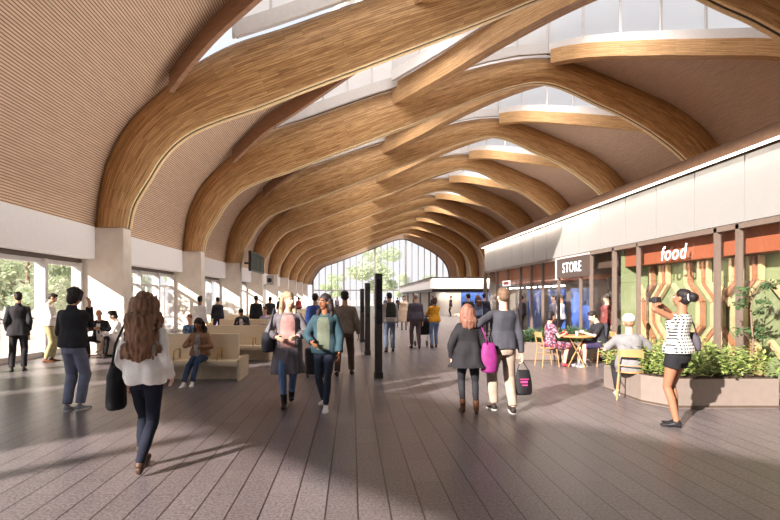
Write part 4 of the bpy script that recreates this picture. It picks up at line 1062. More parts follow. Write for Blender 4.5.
# --- people round the other benches
def far(label, x, y, face, H=1.72, sex='m', **k):
    k.setdefault('vox', .02); k.setdefault('face_detail', False); return person(label, x, y, face, H, sex, **k)
SIT = dict(hip=(0, 0, .50), feet=[(-.12, .42), (.12, .42)], knees=[(-.1, .5, 1), (.1, .5, 1)], hands=[(-.12, .3, .72), (.12, .3, .72)])
far('child in a blue patterned shirt sitting behind the nearest bench', -4.15, 13.35, 170, 1.5, skin='fair', hip=(0, 0, .50), feet=[(-.1, .42), (.1, .42)], knees=[(-.1, .5, 1), (.1, .5, 1)], hands=[(-.12, .3, .72), (.12, .3, .72)], lean=4, top=('shirt', (70, 96, 130), dict(sleeve=.3, mat=multi_mat('blue check', [(60, 84, 120), (110, 140, 170), (50, 60, 84)]))), bottom=('trousers', (60, 60, 70)), hair=('short', (150, 96, 70)))
far('man in a white shirt and dark trousers walking away past the second bench', -4.85, 16.6, -20, 1.66, skin='brown', feet=[(-.1, .15), (.12, -.18, .02, -20)], top=('shirt', (226, 222, 220), dict(fat=.015)), bottom=('trousers', (52, 54, 66)), hair=('short', (30, 26, 26)))
far('person in black with a dark backpack leaning by the glazing beyond the second bench', -5.3, 20.5, 30, 1.62, skin='tan', top=('jacket', (44, 42, 48), dict(fat=.02)), bottom=('trousers', (54, 52, 60)), hair=('short', (34, 28, 28)))
far('person in a lilac shirt sitting with back turned by the glazing', -5.6, 21.9, 10, 1.66, skin='brown', hip=(0, 0, .50), feet=[(-.12, .42), (.12, .42)], knees=[(-.1, .5, 1), (.1, .5, 1)], hands=[(-.12, .3, .72), (.12, .3, .72)], top=('shirt', (150, 140, 176), dict(fat=.02)), bottom=('trousers', (60, 58, 70)), hair=('short', (32, 28, 28)))
o = copy_tree(b0); o.location = (-5.5, 21.5, 0); tag(o, 'pale ash bench beneath the person in the lilac shirt', 'bench', 'ash benches down the hall')
far('man in a dark jacket and white mask looking down behind the second bench', -3.63, 17.3, 178, 1.74, skin='tan', lean=14, head=(0, 24, 0), hip=(0, 0, .50), feet=[(-.12, .42), (.12, .42)], knees=[(-.1, .5, 1), (.1, .5, 1)], hands=[(-.12, .34, .78), (.12, .34, .78)], top=('jacket', (56, 52, 58), dict(fat=.02, front=(220, 216, 214))), bottom=('trousers', (50, 48, 54)), hair=('short', (34, 28, 28)))
far('woman in a grey lilac top sitting beside the masked man', -3.0, 17.9, 150, 1.72, 'f', skin='fair', hip=(0, 0, .50), feet=[(-.12, .42), (.12, .42)], knees=[(-.1, .5, 1), (.1, .5, 1)], hands=[(-.12, .3, .72), (.12, .3, .72)], top=('shirt', (156, 148, 168), dict(fat=.015)), bottom=('trousers', (60, 58, 70)), hair=('short', (60, 44, 38)))
far('man in black standing with his back turned behind the third bench', -3.65, 19.8, -6, 1.68, skin='tan', top=('jacket', (36, 36, 38), dict(fat=.025)), bottom=('trousers', (50, 44, 42)), hair=('short', (36, 28, 26)))
far('woman in a pale grey top sitting beyond the third bench', -3.15, 25.8, 170, 1.66, 'f', skin='fair', hip=(0, 0, .50), feet=[(-.12, .42), (.12, .42)], knees=[(-.1, .5, 1), (.1, .5, 1)], hands=[(-.12, .3, .72), (.12, .3, .72)], top=('shirt', (206, 200, 204)), bottom=('trousers', (80, 76, 84)), hair=('bob', (60, 44, 38)))
far('man in a black coat standing with back turned by the last benches', -3.6, 22.9, 4, 1.64, skin='tan', top=('coat', (44, 42, 46), dict(fat=.03, hem=-.2)), bottom=('trousers', (48, 46, 50)), hair=('short', (36, 28, 26)))
# distant walkers in the hall
cr = [(-4.6, 29, 20, (200, 190, 190), (70, 66, 76)), (-5.0, 36, 170, (60, 60, 70), (50, 50, 60)), (-3.9, 38, 0, (170, 80, 70), (60, 60, 70)), (-2.2, 34, 180, (210, 204, 198), (70, 74, 90)),
      (-1.4, 30, 10, (70, 84, 130), (50, 52, 64)), (-2.6, 44, 90, (120, 110, 110), (60, 58, 62)), (3.1, 48, 180, (90, 90, 100), (60, 60, 70)), (1.9, 40, -90, (200, 196, 194), (90, 80, 80)), (4.9, 56, 0, (70, 60, 60), (40, 40, 50)), (-1.5, 52, 180, (150, 140, 150), (60, 60, 60))]
cl = ['pale grey top close to the glazed side columns', 'slate jacket close to a column', 'brick red top far down the hall', 'cream top coming up the hall', 'blue shirt seen between the two chatting women', 'taupe top crossing in profile', 'grey jacket far beyond the backpacker', 'off white shirt crossing far beyond the dark posts', 'brown jacket near the kiosk', 'mauve top near the gable window']
for k, (x, y, fc, t_, b_) in enumerate(cr):
    far('tiny distant person in a ' + cl[k], x, y, fc, 1.58 + .03 * (k % 4), 'fm'[k % 2], vox=.03, skin=('fair', 'tan', 'brown')[k % 3], feet=[(-.1, .12), (.12, -.14)], top=('top', t_, dict(fat=.02)), bottom=('trousers', b_), hair=('short', (44, 34, 30)))

# ------------------------------------------------------------------ the two chatting women
p = person('blonde woman in a long grey cardigan, pink top and blue jeans walking this way', -.98, 7.95, 186, 1.72, 'f', .009, 'fair', hip=(0, 0, .915), hands=[(-.14, .24, 1.06), (.16, .22, 1.05)], elbows=[(-.8, -.7, -.2), (.8, -.7, -.2)],
  feet=[(-.05, -.14, .02, -20), (.05, .20)], head=(38, 2, 0), top=[('top', (206, 160, 152), dict(hem=-.04)), ('cardigan', (104, 98, 104), dict(hem=-.42, flare=.05, fat=.012, front=(164, 124, 120), fw=.095, wr=.01))],
  bottom=('trousers', (88, 110, 148), dict(fat=-.003, len=.86)), shoes=((40, 36, 36), 'boot'), hair=('long', (160, 134, 110), .3), fdir=(4, -4))
bag('grey and black leather handbag on the arm of the blonde woman', p, (.30, .05, .97), (.20, .36, .30), (52, 52, 60), straps=[[(.29, -.06, 1.08), (.27, -.03, 1.28), (.21, 0, 1.475), (.25, .08, 1.28), (.29, .14, 1.08)]])
p = person('dark haired woman in a teal jacket and white sneakers walking beside the blonde woman', -.40, 7.72, 172, 1.68, 'f', .009, 'brown', hip=(0, 0, .90), hands=[(-.24, .12, .86), (.15, .26, 1.02)], elbows=[(-.8, -1, 0), (.8, -.7, -.2)],
  feet=[(-.05, .20), (.05, -.12, .015, -18)], head=(-34, 0, 0), top=[('shirt', (140, 148, 128), dict(hem=-.05)), ('jacket', (48, 70, 80), dict(hem=-.08, flare=.03, fat=.014, front=(92, 98, 84), fw=.085))],
  bottom=('trousers', (46, 52, 68), dict(fat=-.004)), shoes=((238, 234, 232), 'sneaker'), hair=('long', (46, 38, 40), .24), fdir=(4, -4))
# --- man in beige sweater with suitcase
p = person('man in a beige sweater and brown trousers walking away pulling a black suitcase', -.15, 10.95, 2, 1.78, 'm', .012, 'tan', hip=(0, 0, .94), hands=[(-.48, -.04, .92), (.28, .04, .84)], elbows=[(-.5, -1, 0), (.5, -1, 0)], feet=[(-.16, -.12, .0, -8), (.14, .12)],
  top=('sweater', (128, 114, 102), dict(hem=-.05, fat=.018)), bottom=('trousers', (78, 60, 52), dict(fat=.012)), shoes=((46, 38, 36), 'shoe'), hair=('short', (40, 32, 30)), face_detail=False)
def suitcase(label, x, y, rz):
    r = empty('suitcase', (x, y, 0), rz); tag(r, label, 'suitcase'); m = mat('black suitcase shell', srgb(38, 36, 40), .45)
    MB().box((-.21, -.13, .06), (.21, .13, .60)).build('shell', m, r, bevel=.04)
    for z in (.14, .26, .38, .5): MB().box((-.19, -.14, z), (.19, -.12, z + .05)).build('rib', m, r)
    for a in (-.16, .16):
        for b in (-.09, .09): MB().tube([(a - .012, b, .03), (a + .012, b, .03)], .03, 12).build('wheel', M_DK, r)
    MB().tube([(-.1, .08, .6), (-.1, .08, .92), (.1, .08, .92), (.1, .08, .6)], .01).build('handle', M_STEELW, r)
suitcase('black wheeled suitcase pulled along by the man in the beige sweater', -.76, 10.75, .15)
far('man in a bright blue shirt walking away beyond the two chatting women', -.95, 13.4, 0, 1.72, skin='tan', feet=[(-.1, .12), (.1, -.14)], top=('shirt', (62, 84, 150), dict(fat=.015)), bottom=('trousers', (56, 56, 66)), hair=('short', (40, 32, 30)))
# --- backpacker
p = person('man in a grey top and torn jeans walking away with a black backpack', 1.13, 15.6, 6, 1.76, 'm', .016, 'tan', feet=[(-.1, -.05), (.12, .1)], head=(22, 10, 0), top=('hoodie', (176, 166, 160), dict(fat=.02)), bottom=('trousers', (98, 108, 128), dict(fat=.012)), shoes=((56, 48, 46), 'shoe'), hair=('short', (38, 32, 32)), face_detail=False)
e = empty('backpack', p['root'].location, p['root'].rotation_euler.z); tag(e, 'black backpack worn by the man in torn jeans', 'backpack'); m = cmat('black nylon', (44, 46, 44), .6)
t = MB(); t.loft([[(math.cos(a * PI / 9) * w_ * 1.0, -.23 + math.sin(a * PI / 9) * d_, z) for a in range(18)] for z, w_, d_ in ((1.02, .13, .06), (1.06, .155, .10), (1.3, .155, .10), (1.46, .12, .07), (1.5, .06, .03))]); soft(t, 'pack_body', m, .015, e)
t = MB(); t.loft([[(math.cos(a * PI / 9) * w_, -.33 + math.sin(a * PI / 9) * .03, z) for a in range(18)] for z, w_ in ((1.06, .1), (1.09, .12), (1.22, .12), (1.25, .1))]); soft(t, 'front_pocket', m, .015, e)
MB().box((-.12, -.37, 1.02), (.12, -.2, 1.05)).build('bedroll_strap', M_STEELW, e)
for q in (-1, 1): strap(p, [(q * .1, -.15, 1.42), (q * .12, -.06, 1.53), (q * .13, .1, 1.45), (q * .15, .12, 1.25), (q * .16, -.1, 1.08)], .014, m, e)
# --- stroller pair
person('person in a loose dark grey coat and brown trousers walking away beside a stroller', 2.05, 16.8, 4, 1.74, 'm', .016, 'fair', feet=[(-.1, .1), (.1, -.12, .01, -14)], top=('coat', (88, 82, 96), dict(fat=.03, hem=-.1)), bottom=('trousers', (92, 78, 78), dict(fat=.01)), shoes=((60, 52, 52), 'shoe'), hair=('bun', (150, 132, 124)), face_detail=False)
person('woman in a mustard yellow top and blue jeans pushing the stroller', 2.68, 16.9, 8, 1.62, 'f', .016, 'tan', feet=[(-.1, -.1), (.1, .12)], hands=[(-.2, .4, 1.0), (.1, .4, 1.0)], top=('top', (226, 160, 50), dict(fat=.022)), bottom=('trousers', (120, 140, 176), dict(fat=.004)), shoes=((80, 60, 56), 'shoe'), hair=('tied', (84, 58, 48)), face_detail=False)
r = empty('stroller', (2.36, 17.2, 0), .1); tag(r, 'black folding stroller pushed by the woman in the mustard top', 'stroller'); mm = M_DK
for q in (-.2, .2):
    MB().tube([(q, -.35, 1.02), (q, -.15, .75), (q, .35, .12)], .014).build('frame_tube', mat('white stroller tube', srgb(210, 206, 200), .4), r); MB().tube([(q, .1, .62), (q, -.28, .1)], .014).build('frame_tube', mm, r)
    for yy in (.35, -.28): MB().tube([(q - .02, yy, .09), (q + .02, yy, .09)], .09, 16).build('wheel', mm, r)
MB().tube([(-.2, -.35, 1.02), (.2, -.35, 1.02)], .016).build('handle', mm, r)
t = MB(); t.loft([[(xx, yy, zz) for xx, yy, zz in ((-.18, -.05, .42), (.18, -.05, .42), (.18, -.2, .8), (-.18, -.2, .8))], [(xx, yy, zz) for xx, yy, zz in ((-.18, .22, .38), (.18, .22, .38), (.18, -.12, .84), (-.18, -.12, .84))]]); t.build('seat', cmat('stroller cloth', (50, 48, 52)), r)
t = MB(); t.ell((0, -.02, .82), (.2, .2, .16), 16, 8); t.build('hood', cmat('stroller cloth', (50, 48, 52)), r, smooth=True)
# --- people near the kiosk
far('person in a long beige coat near the kiosk corner', 2.6, 26.0, 170, 1.7, 'f', top=('coat', (204, 178, 154), dict(fat=.025, hem=-.5, flare=.05)), bottom=('trousers', (180, 150, 130)), hair=('bob', (60, 44, 38)))
far('man in black with a cap standing beyond the embracing couple', 4.55, 20.4, 20, 1.76, top=('jacket', (38, 36, 40), dict(fat=.03)), bottom=('trousers', (40, 38, 44)), hair=('short', (26, 24, 26)))
far('woman with long brown hair and grey blue top beyond the embracing couple', 5.05, 20.9, 20, 1.70, 'f', top=('top', (110, 120, 150), dict(fat=.015)), bottom=('trousers', (50, 50, 60)), hair=('long', (90, 58, 46), .3))
far('man in a navy jacket standing at the store corner', 5.6, 22.0, -20, 1.78, top=('jacket', (46, 48, 66), dict(fat=.02)), bottom=('trousers', (50, 50, 60)), hair=('short', (26, 24, 26)))
for k, (x, y, fc, t_, lb) in enumerate(((7.6, 19.6, 90, (160, 160, 180), 'lilac grey shirt inside the store beside the blue panels'), (7.3, 22.4, 20, (60, 58, 70), 'dark jacket inside the store near its corner'), (7.4, 15.1, 100, (120, 60, 60), 'dark red top just inside the store entrance'), (7.2, 17.9, 60, (230, 226, 222), 'white shirt inside the store window'))):
    far('person in a ' + lb, x, y, fc, 1.7, 'mf'[k % 2], vox=.026, skin=('fair', 'tan')[k % 2], top=('top', t_, dict(fat=.015)), bottom=('trousers', (60, 60, 74)), hair=('short', (50, 38, 34)))
for k, (x, y, lb) in enumerate(((7.2, 46.2, 'beside the kiosk wall'), (8.4, 44.2, 'in front of the pale kiosk wall'))):
    far('tiny distant person in dark clothes ' + lb, x, y, 90 * k, 1.72, vox=.03, top=('top', (50, 50, 60)), bottom=('trousers', (50, 50, 60)))

# ------------------------------------------------------------------ the couple
p = person('woman in a black cape and black leggings walking away under the man\'s arm', 1.66, 7.42, -6, 1.53, 'f', .009, 'fair', hip=(0, 0, .82), hands=[(-.26, .06, .86), (.26, .08, .86)], elbows=[(-.8, -.8, 0), (.8, -.8, 0)], feet=[(-.08, .05), (.12, -.06, .0, -6)], head=(-10, 4, -4),
  top=('cape', (38, 36, 40), dict(hem=-.18, flare=.1, fat=.04, wr=.02)), bottom=('leggings', (42, 42, 46), dict(fat=-.004)), shoes=((112, 70, 44), 'boot'), hair=('long', (128, 88, 74), .2), face_detail=False)
e, b_ = bag('bright magenta tote bag hanging from the shoulder of the woman in the black cape', p, (.27, -.10, .80), (.24, .13, .42), (124, 38, 104), name='tote_bag', straps=[[(.25, -.12, .98), (.20, -.12, 1.15), (.16, -.05, 1.27), (.19, .06, 1.2), (.27, -.03, .98)]])
p = person('man in a charcoal sweater and beige trousers walking away with his arm round the woman', 2.18, 7.5, 2, 1.77, 'm', .009, 'fair', hip=(0, 0, .94), hands=[(-.56, .02, 1.33), (.25, -.04, .80)], elbows=[(-.6, -.8, -.6), (.6, -1, 0)], feet=[(-.1, .12), (.1, -.12, .0, -8)], head=(6, 0, 0), palm=[(0, .3, -1), None],
  top=('sweater', (66, 66, 74), dict(hem=-.03, fat=.014)), bottom=('trousers', (164, 146, 132), dict(fat=.016)), shoes=((60, 52, 50), 'sneaker'), hair=('short', (112, 88, 72)), face_detail=False)
e, b_ = bag('black carrier bag with a pink mark held by the man in the charcoal sweater', p, (.29, -.02, .42), (.26, .10, .36), (34, 32, 36), name='carrier_bag', straps=[[(.20, -.02, .6), (.24, -.04, .73), (.28, -.02, .72), (.36, -.02, .6)]], sr=.006)
MB().box((.23, -.078, .42), (.33, -.074, .45)).box((.22, -.078, .47), (.35, -.074, .48)).box((.25, -.078, .38), (.33, -.074, .395)).build('pink_mark', mat('pink print', srgb(220, 70, 140), .5), e)

# ------------------------------------------------------------------ woman with camera
p = person('woman in a dotted sleeveless top and black shorts holding up a camera', 4.14, 6.6, 30, 1.72, 'f', .009, 'olive', hip=(0, 0, .94), lean=-3, hands=[(-.13, .20, 1.51), (.03, .20, 1.53)], elbows=[(-1, -.1, .15), (1, .1, -.5)], feet=[(-.04, .0), (.05, .06)], head=(0, -6, 0),
  top=('blouse', (230, 226, 220), dict(sleeve=0, hem=.0, fat=.010, mat=dots_mat())), bottom=('shorts', (34, 34, 38), dict(len=.38, fat=.012)), shoes=((34, 32, 36), 'shoe'), hair=('bun', (34, 28, 30)), fdir=(25, -5))
Hd = p['Hd']; e = empty('hair_band', p['root'].location, p['root'].rotation_euler.z); tag(e, 'white hair band round the bun of the woman with the camera', 'hair band')
t = MB(); c_ = Hd(0, -.098, .035); t.tube([c_ + V((math.cos(a * PI / 10) * .055, 0, math.sin(a * PI / 10) * .055)) for a in range(21)], .009, 8); t.build('band', cmat('white ribbon', (236, 232, 228)), e, smooth=True)
e = empty('camera_body', p['root'].location, p['root'].rotation_euler.z); tag(e, 'small black camera held up at face height', 'camera')
t = MB(); t.box((-.10, .22, 1.57), (.02, .28, 1.65)); t.build('housing', M_DK, e, bevel=.008); MB().tube([(-.04, .28, 1.61), (-.04, .34, 1.61)], .03, 16).build('lens', M_DK, e)
bag('grey leather shoulder bag on the woman in the dotted top', p, (.25, -.02, 1.08), (.12, .26, .24), (72, 66, 76), straps=[[(.24, -.1, 1.17), (.21, -.08, 1.3), (.17, 0, 1.49), (.21, .08, 1.3), (.24, .07, 1.17)]], sr=.009)

# ------------------------------------------------------------------ planters
M_PLB = mat('warm grey planter', srgb(128, 116, 109), .6, var=.05)
M_SOIL = mat('planting soil', srgb(70, 54, 44), .9)
M_PL = [mat('planter leaf %d' % k, srgb(*c), .5, var=.25, scale=6) for k, c in enumerate(((112, 132, 66), (58, 82, 46), (146, 158, 92)))]
def planter(label, poly, h, seed, n, hmin, hmax, mi, lab2, sz=.045):
    r = empty('planter', (poly[0][0], poly[0][1], 0)); ox, oy = poly[0]; lp = [(a - ox, b - oy) for a, b in poly]
    tag(r, label, 'planter')
    MB().prism(lp, 'z', 0.0, h).build('box', M_PLB, r, bevel=.012)
    cx = sum(a for a, b in lp) / len(lp); cy = sum(b for a, b in lp) / len(lp); k = .95
    MB().prism([(cx + (a - cx) * k, cy + (b - cy) * k) for a, b in lp], 'z', h - .02, h + .01).build('soil', M_SOIL, r)
    MB().prism([(cx + (a - cx) * 1.004, cy + (b - cy) * 1.004) for a, b in lp], 'z', .02, .05).build('groove', M_DKBR, r)
    rr = random.Random(seed); xs = [a for a, b in lp]; ys = [b for a, b in lp]
    def inside(x, y):
        c = False; j = len(lp) - 1
        for i_ in range(len(lp)):
            if (lp[i_][1] > y) != (lp[j][1] > y) and x < (lp[j][0] - lp[i_][0]) * (y - lp[i_][1]) / (lp[j][1] - lp[i_][1]) + lp[i_][0]: c = not c
            j = i_
        return c
    for q, (mm, frac) in enumerate(((M_PL[mi], .65), (M_PL[2 if mi == 0 else 1], .35))):
        mb = MB(); cnt = 0
        while cnt < n * frac:
            x, y = rr.uniform(min(xs), max(xs)), rr.uniform(min(ys), max(ys))
            if not inside(x, y): continue
            x += rr.gauss(0, .05); y += rr.gauss(0, .05)
            top_ = hmin + (hmax - hmin) * (.5 + .5 * noise.noise(V((x * 3.1, y * 3.1, seed))))
            st = V((x, y, h)); tip = V((x + rr.gauss(0, .1), y + rr.gauss(0, .1), h + top_ * rr.uniform(.45, 1)))
            for L in range(6):
                pp = st.lerp(tip, (L + 1.5) / 7.5); a = V((rr.gauss(0, 1), rr.gauss(0, 1), rr.uniform(-.3, .7))).normalized(); b = a.cross(V((0, 0, 1))).normalized(); s_ = sz * rr.uniform(.7, 1.4)
                u = a.cross(b) * s_ * .2
                mb.add([pp, pp + a * s_ + b * s_ * .42 + u, pp + a * s_ * 2.1, pp + a * s_ - b * s_ * .42 + u], [(0, 1, 2), (0, 2, 3)])
            cnt += 1
        f = mb.build('foliage', mm, r); f['kind'] = 'stuff'
    return r
planter('large grey planter with bright green shrubs beside the woman with the camera', [(4.72, 7.66), (6.3, 7.66), (6.3, 9.7), (4.85, 9.7), (4.5, 9.3), (4.5, 8.1)], .44, 3, 900, .38, .66, 0, '')
planter('grey planter with dark green shrubs behind the cafe table', [(4.35, 13.25), (6.3, 13.25), (6.3, 14.15), (4.6, 14.15), (4.2, 13.9), (4.15, 13.5)], .50, 8, 700, .28, .48, 1, '')
# young tree at the window
r = empty('young_tree', (6.15, 8.0, .44)); tag(r, 'slim young tree with glossy leaves growing from the large planter', 'tree')
mb = MB(); mb.tube([(0, 0, 0), (.02, 0, .5), (0, .02, 1.0), (.03, 0, 1.35)], [.02, .016, .012, .006], 8)
rr = random.Random(4); blobs = []
for k in range(12):
    z = rr.uniform(.35, 1.3); a = rr.uniform(0, 6.28); L = rr.uniform(.15, .32); e_ = (math.cos(a) * L, math.sin(a) * L, z + L * .6); mb.tube([(0, 0, z), e_], [.007, .003], 6); blobs.append((e_, .11))
mb.build('trunk', M_BARK, r, smooth=True); lf = leaf_mesh(blobs, 420, .045, 9).build('foliage', M_PL[1], r); lf['kind'] = 'stuff'

# ------------------------------------------------------------------ cafe furniture
M_CH = mat('honey beech chair', srgb(174, 132, 88), .45, var=.08)
def make_chair():
    r = empty('cafe_chair')   # faces +y
    t = MB(); t.loft([[(math.cos(a * PI / 10) * (.205 if abs(math.cos(a * PI / 10)) > .2 else .2), math.sin(a * PI / 10) * .2, z) for a in range(20)] for z in (.435, .46)]); t.build('seat', M_CH, r, bevel=.006)
    for q in (-1, 1):
        MB().tube([(q * .15, .15, .44), (q * .19, .2, 0)], [.014, .012]).build('leg', M_CH, r)
        MB().tube([(q * .20, -.22, 0), (q * .17, -.17, .45), (q * .17, -.21, .66), (q * .165, -.235, .80)], .014).build('leg', M_CH, r)
        MB().tube([(q * .165, .16, .30), (q * .18, -.19, .30)], .009).build('stretcher', M_CH, r)
    t = MB(); pts = [(math.sin(a) * .19, -.235 - .06 * math.cos(a) + .05, 0) for a in [(-1 + k / 5) for k in range(11)]]
    t.loft([[(x, y - .012, .70), (x, y + .012, .70), (x, y + .006, .82), (x, y - .018, .82)] for x, y, z in pts]); t.build('backrest', M_CH, r)
    MB().tube([(-.165, -.2, .56), (0, -.235, .56), (.165, -.2, .56)], .01).build('back_rail', M_CH, r)
    return r
def make_table():
    r = empty('cafe_table'); MB().lathe((0, 0, 0), [(.0, .70), (.36, .70), (.375, .715), (.375, .73), (.36, .738), (0, .738)], 32).build('table_top', mat('oak table top', srgb(190, 140, 90), .4, var=.1), r, smooth=False)
    for a in (.4, .4 + PI / 2):
        c, s_ = math.cos(a), math.sin(a)
        MB().tube([(-c * .22, -s_ * .22, .70), (c * .26, s_ * .26, 0)], .013).build('leg', M_CH, r); MB().tube([(c * .22, s_ * .22, .70), (-c * .26, -s_ * .26, 0)], .013).build('leg', M_CH, r)
    MB().lathe((0, 0, 0), [(.03, .33), (.03, .38)], 12).build('hub', M_DKBR, r)
    return r
ch = make_chair(); tb = make_table()
def put(o, x, y, rz, label, cat, grp):
    o.location = (x, y, 0); o.rotation_euler.z = rz; tag(o, label, cat, grp)
put(tb, 5.33, 12.35, 0, 'round oak topped cafe table between the floral dress and the black shirt', 'table', 'cafe tables')
put(ch, 4.66, 12.4, -PI / 2 + .1, 'beech cafe chair under the woman in the floral dress', 'chair', 'beech cafe chairs')
put(copy_tree(ch), 5.98, 12.4, PI / 2 - .1, 'beech cafe chair under the man in the black shirt', 'chair', 'beech cafe chairs')
put(copy_tree(ch), 4.50, 8.42, -.42, 'beech cafe chair under the man in the white cap', 'chair', 'beech cafe chairs')
put(copy_tree(ch), 5.62, 11.0, 2.4, 'empty beech cafe chair near the shop glass', 'chair', 'beech cafe chairs')
e = empty('paper_cup', (5.30, 12.25, .738)); tag(e, 'white paper cup standing on the cafe table', 'cup'); t = MB(); t.lathe((0, 0, 0), [(.03, 0), (.04, .1)], 14); t.build('cup_body', M_WHITE, e); t = MB(); t.lathe((0, 0, 0), [(.042, .1), (.04, .112)], 14); t.build('lid', M_WHITE, e)
fl = multi_mat('floral cloth', [(130, 54, 80), (70, 48, 72), (170, 120, 128), (92, 40, 56), (140, 126, 150)], 26)
p = person('black haired woman in a pink floral dress seated at the cafe table', 4.70, 12.4, -84, 1.66, 'f', .012, 'fair', hip=(0, 0, .53), lean=4, hands=[(-.08, .36, .80), (.10, .36, .80)], elbows=[(-.6, -.6, -.7), (.6, -.6, -.7)], feet=[(-.08, .42), (.08, .36)], knees=[(-.1, .6, 1), (.1, .6, 1)],
  top=('dress', (170, 70, 100), dict(sleeve=.3, hem=-.06, fat=.012, mat=fl)), bottom=('skirt', (170, 70, 100), dict(mat=fl)), shoes=((150, 60, 70), 'shoe'), hair=('bob', (30, 26, 30)))
t = MB(); r_ = empty('handbag', p['root'].location, p['root'].rotation_euler.z); tag(r_, 'dark red handbag on the lap of the woman in the floral dress', 'handbag')
t.loft([[(math.cos(a * PI / 8) * .13 * k, .38 + math.sin(a * PI / 8) * .05 * k, z) for a in range(16)] for z, k in ((.66, .9), (.70, 1), (.78, .9), (.82, .6))]); soft(t, 'bag_body', cmat('dark red leather', (150, 40, 44)), .012, r_)
strap(None, [(-.08, .38, .8), (0, .38, .88), (.08, .38, .8)], .007, cmat('dark red leather', (150, 40, 44)), r_, 'handle')
person('man in a black shirt and grey sneakers seated at the cafe table', 5.94, 12.4, 84, 1.72, 'm', .012, 'fair', hip=(0, 0, .53), lean=12, hands=[(-.05, .40, .80), (.12, .40, .80)], elbows=[(-.8, -.4, -.6), (.8, -.4, -.6)], feet=[(-.12, .42), (.06, .50)], knees=[(-.1, .6, 1), (.1, .6, 1)],
  top=('shirt', (42, 42, 48), dict(sleeve=.42, fat=.016)), bottom=('shorts', (60, 52, 84), dict(len=.95, fat=.01)), shoes=((120, 120, 128), 'sneaker'), hair=('short', (40, 30, 30)), head=(0, 16, 0))
p = person('man in a grey t shirt and black trousers seated with his back turned', 4.50, 8.44, -24, 1.74, 'm', .010, 'fair', hip=(0, 0, .53), lean=6, hands=[(-.2, .34, .78), (.2, .34, .78)], elbows=[(-.8, -.5, -.4), (.8, -.5, -.4)], feet=[(-.14, .34), (.14, .40)], knees=[(-.2, .6, 1), (.2, .6, 1)],
  top=('t_shirt', (190, 186, 186), dict(sleeve=.44, fat=.022, hem=-.08, mat=cmat('light grey jersey', (126, 124, 127)))), bottom=('trousers', (40, 38, 42), dict(fat=.012)), shoes=((220, 214, 208), 'sneaker'), hair=('thin', (150, 116, 90)), face_detail=False)
Hd = p['Hd']; e = empty('cap', p['root'].location, p['root'].rotation_euler.z); tag(e, 'white cap with a small grey crest on the seated man', 'cap'); mw = cmat('white cotton', (236, 232, 228))
t = MB(); t.loft([[Hd(math.cos(a * PI / 10) * wx, -.022 + math.sin(a * PI / 10) * wy, z) for a in range(20)] for z, wx, wy in ((.02, .093, .108), (.06, .094, .109), (.11, .084, .098), (.14, .055, .066), (.148, .02, .03))]); t.build('cap_crown', mw, e, smooth=True)
t = MB(); t.loft([[Hd(math.cos(a * PI / 10) * .07, .10 + math.sin(a * PI / 10) * .08, z) for a in range(20)] for z in (.03, .04)]); t.build('brim', mw, e)
t = MB(); t.box((-.03, -.008, -.016), (.03, .006, .016)); t.build('crest', cmat('grey crest', (150, 156, 160)), e).location = Hd(0, -.131, .07)

# ------------------------------------------------------------------ dark posts down the middle
for k, (x, y, h, lb) in enumerate(((.54, 10.6, 2.13, 'nearest and tallest of the dark totem posts on the paving'), (.44, 14.8, 2.05, 'middle dark totem post, beyond the nearest one'), (.37, 19.0, 1.95, 'third dark totem post, behind the man in the beige sweater'))):
    r = empty('totem_post', (x, y, 0), .3); tag(r, lb, 'post', 'dark totem posts')
    MB().box((-.07, -.05, .12), (.07, .05, h)).build('post_body', mat('slate totem', srgb(50, 44, 47), .4, var=.2, scale=3), r, bevel=.01); MB().box((-.08, -.06, 0), (.08, .06, .12)).build('base', M_DK, r)
    MB().box((-.06, -.056, 1.1), (.06, -.05, h - .12)).build('display_strip', mat('dark glass strip', srgb(40, 40, 52), .15), r)
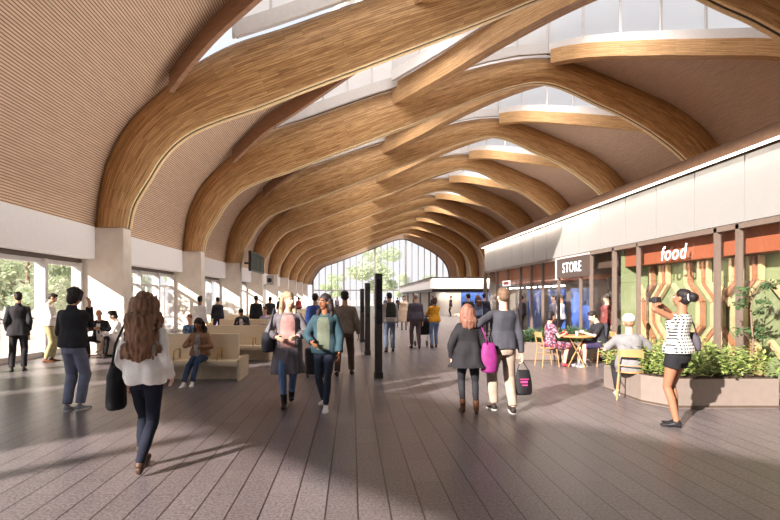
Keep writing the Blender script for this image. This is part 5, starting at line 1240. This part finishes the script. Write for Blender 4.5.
# ------------------------------------------------------------------ unseen sun and sky blockers behind the viewpoint, shaped to shade the floor
def up(x): return 8.9 - .33 * (x + 12.9)
def lo(x): return 8.15 - .32 * (x + 15.5)
pt = empty('shade_portal', (0, -6, 0)); tag(pt, 'unseen portal beam and walls added behind the viewpoint to shade the floor', 'portal')
MB().prism([(-15.6, lo(-15.6)), (-2.5, lo(-2.5)), (-2.5, up(-2.5)), (-15.6, up(-15.6))], 'y', -.2, 0).build('shade_beam', M_REDW, pt)  # slope set so its shadow crosses the foreground paving
MB().box((-20.6, -.3, 0), (-15.6, 0, 15.5)).build('wall_panel', M_CONC, pt)  # unseen wall added to bound the sun patches
MB().box((-5.5, -2.2, 0), (19, -1.9, 13.5)).build('fill_block_wall', M_DK, pt)  # unseen wall added to cut sky fill on the foreground floor
MB().box((-8.6, -2, 13.2), (19, 13.6, 13.5)).build('sky_block_slab', M_DK, pt)  # unseen slab added overhead to hold back sky light
MB().box((-14.2, -.2, 0), (-14.05, 0, 7.6)).build('post', M_DK, pt)  # unseen post added for the thin shadow streak

# ------------------------------------------------------------------ world, sun, camera
w = bpy.data.worlds.new('sky'); S.world = w; w.use_nodes = True; nt = w.node_tree; nt.nodes.clear()
o_ = nt.nodes.new('ShaderNodeOutputWorld'); bg = nt.nodes.new('ShaderNodeBackground')
tc = nt.nodes.new('ShaderNodeTexCoord'); sp = nt.nodes.new('ShaderNodeSeparateXYZ'); nt.links.new(tc.outputs['Generated'], sp.inputs[0])
rp = nt.nodes.new('ShaderNodeValToRGB'); nt.links.new(sp.outputs['Z'], rp.inputs[0])
rp.color_ramp.elements[0].position = 0; rp.color_ramp.elements[0].color = (.97, .96, 1.0, 1)
rp.color_ramp.elements[1].position = .8; rp.color_ramp.elements[1].color = (.80, .88, 1.0, 1)
nt.links.new(rp.outputs[0], bg.inputs[0]); bg.inputs[1].default_value = WORLD = 1.0
nt.links.new(bg.outputs[0], o_.inputs[0])
sl = bpy.data.lights.new('sun', 'SUN'); sl.energy = 13.2; sl.angle = .012; sl.color = (1, .91, .82)
so = bpy.data.objects.new('sun', sl); COL.objects.link(so)
so.rotation_euler = V((1, 1, -.62)).to_track_quat('-Z', 'Y').to_euler(); so.location = (-30, -30, 30)
cam = bpy.data.cameras.new('camera'); co = bpy.data.objects.new('camera', cam); COL.objects.link(co)
cam.lens = 24; cam.sensor_width = 36; cam.shift_x = (390 - 352) / 780; cam.shift_y = (297 - 260) / 780; cam.clip_end = 600
co.location = (0, 0, 1.65); co.rotation_euler = (PI / 2, 0, 0); S.camera = co
vs = S.view_settings; vs.view_transform = 'Standard'; vs.look = 'None'; vs.gamma = 1; vs.exposure = 0.1
try: vs.use_curve_mapping = False
except Exception: pass
S.cycles.use_denoising = True
S.cycles.max_bounces = 8; S.cycles.transparent_max_bounces = 16
S.cycles.sample_clamp_indirect = 6
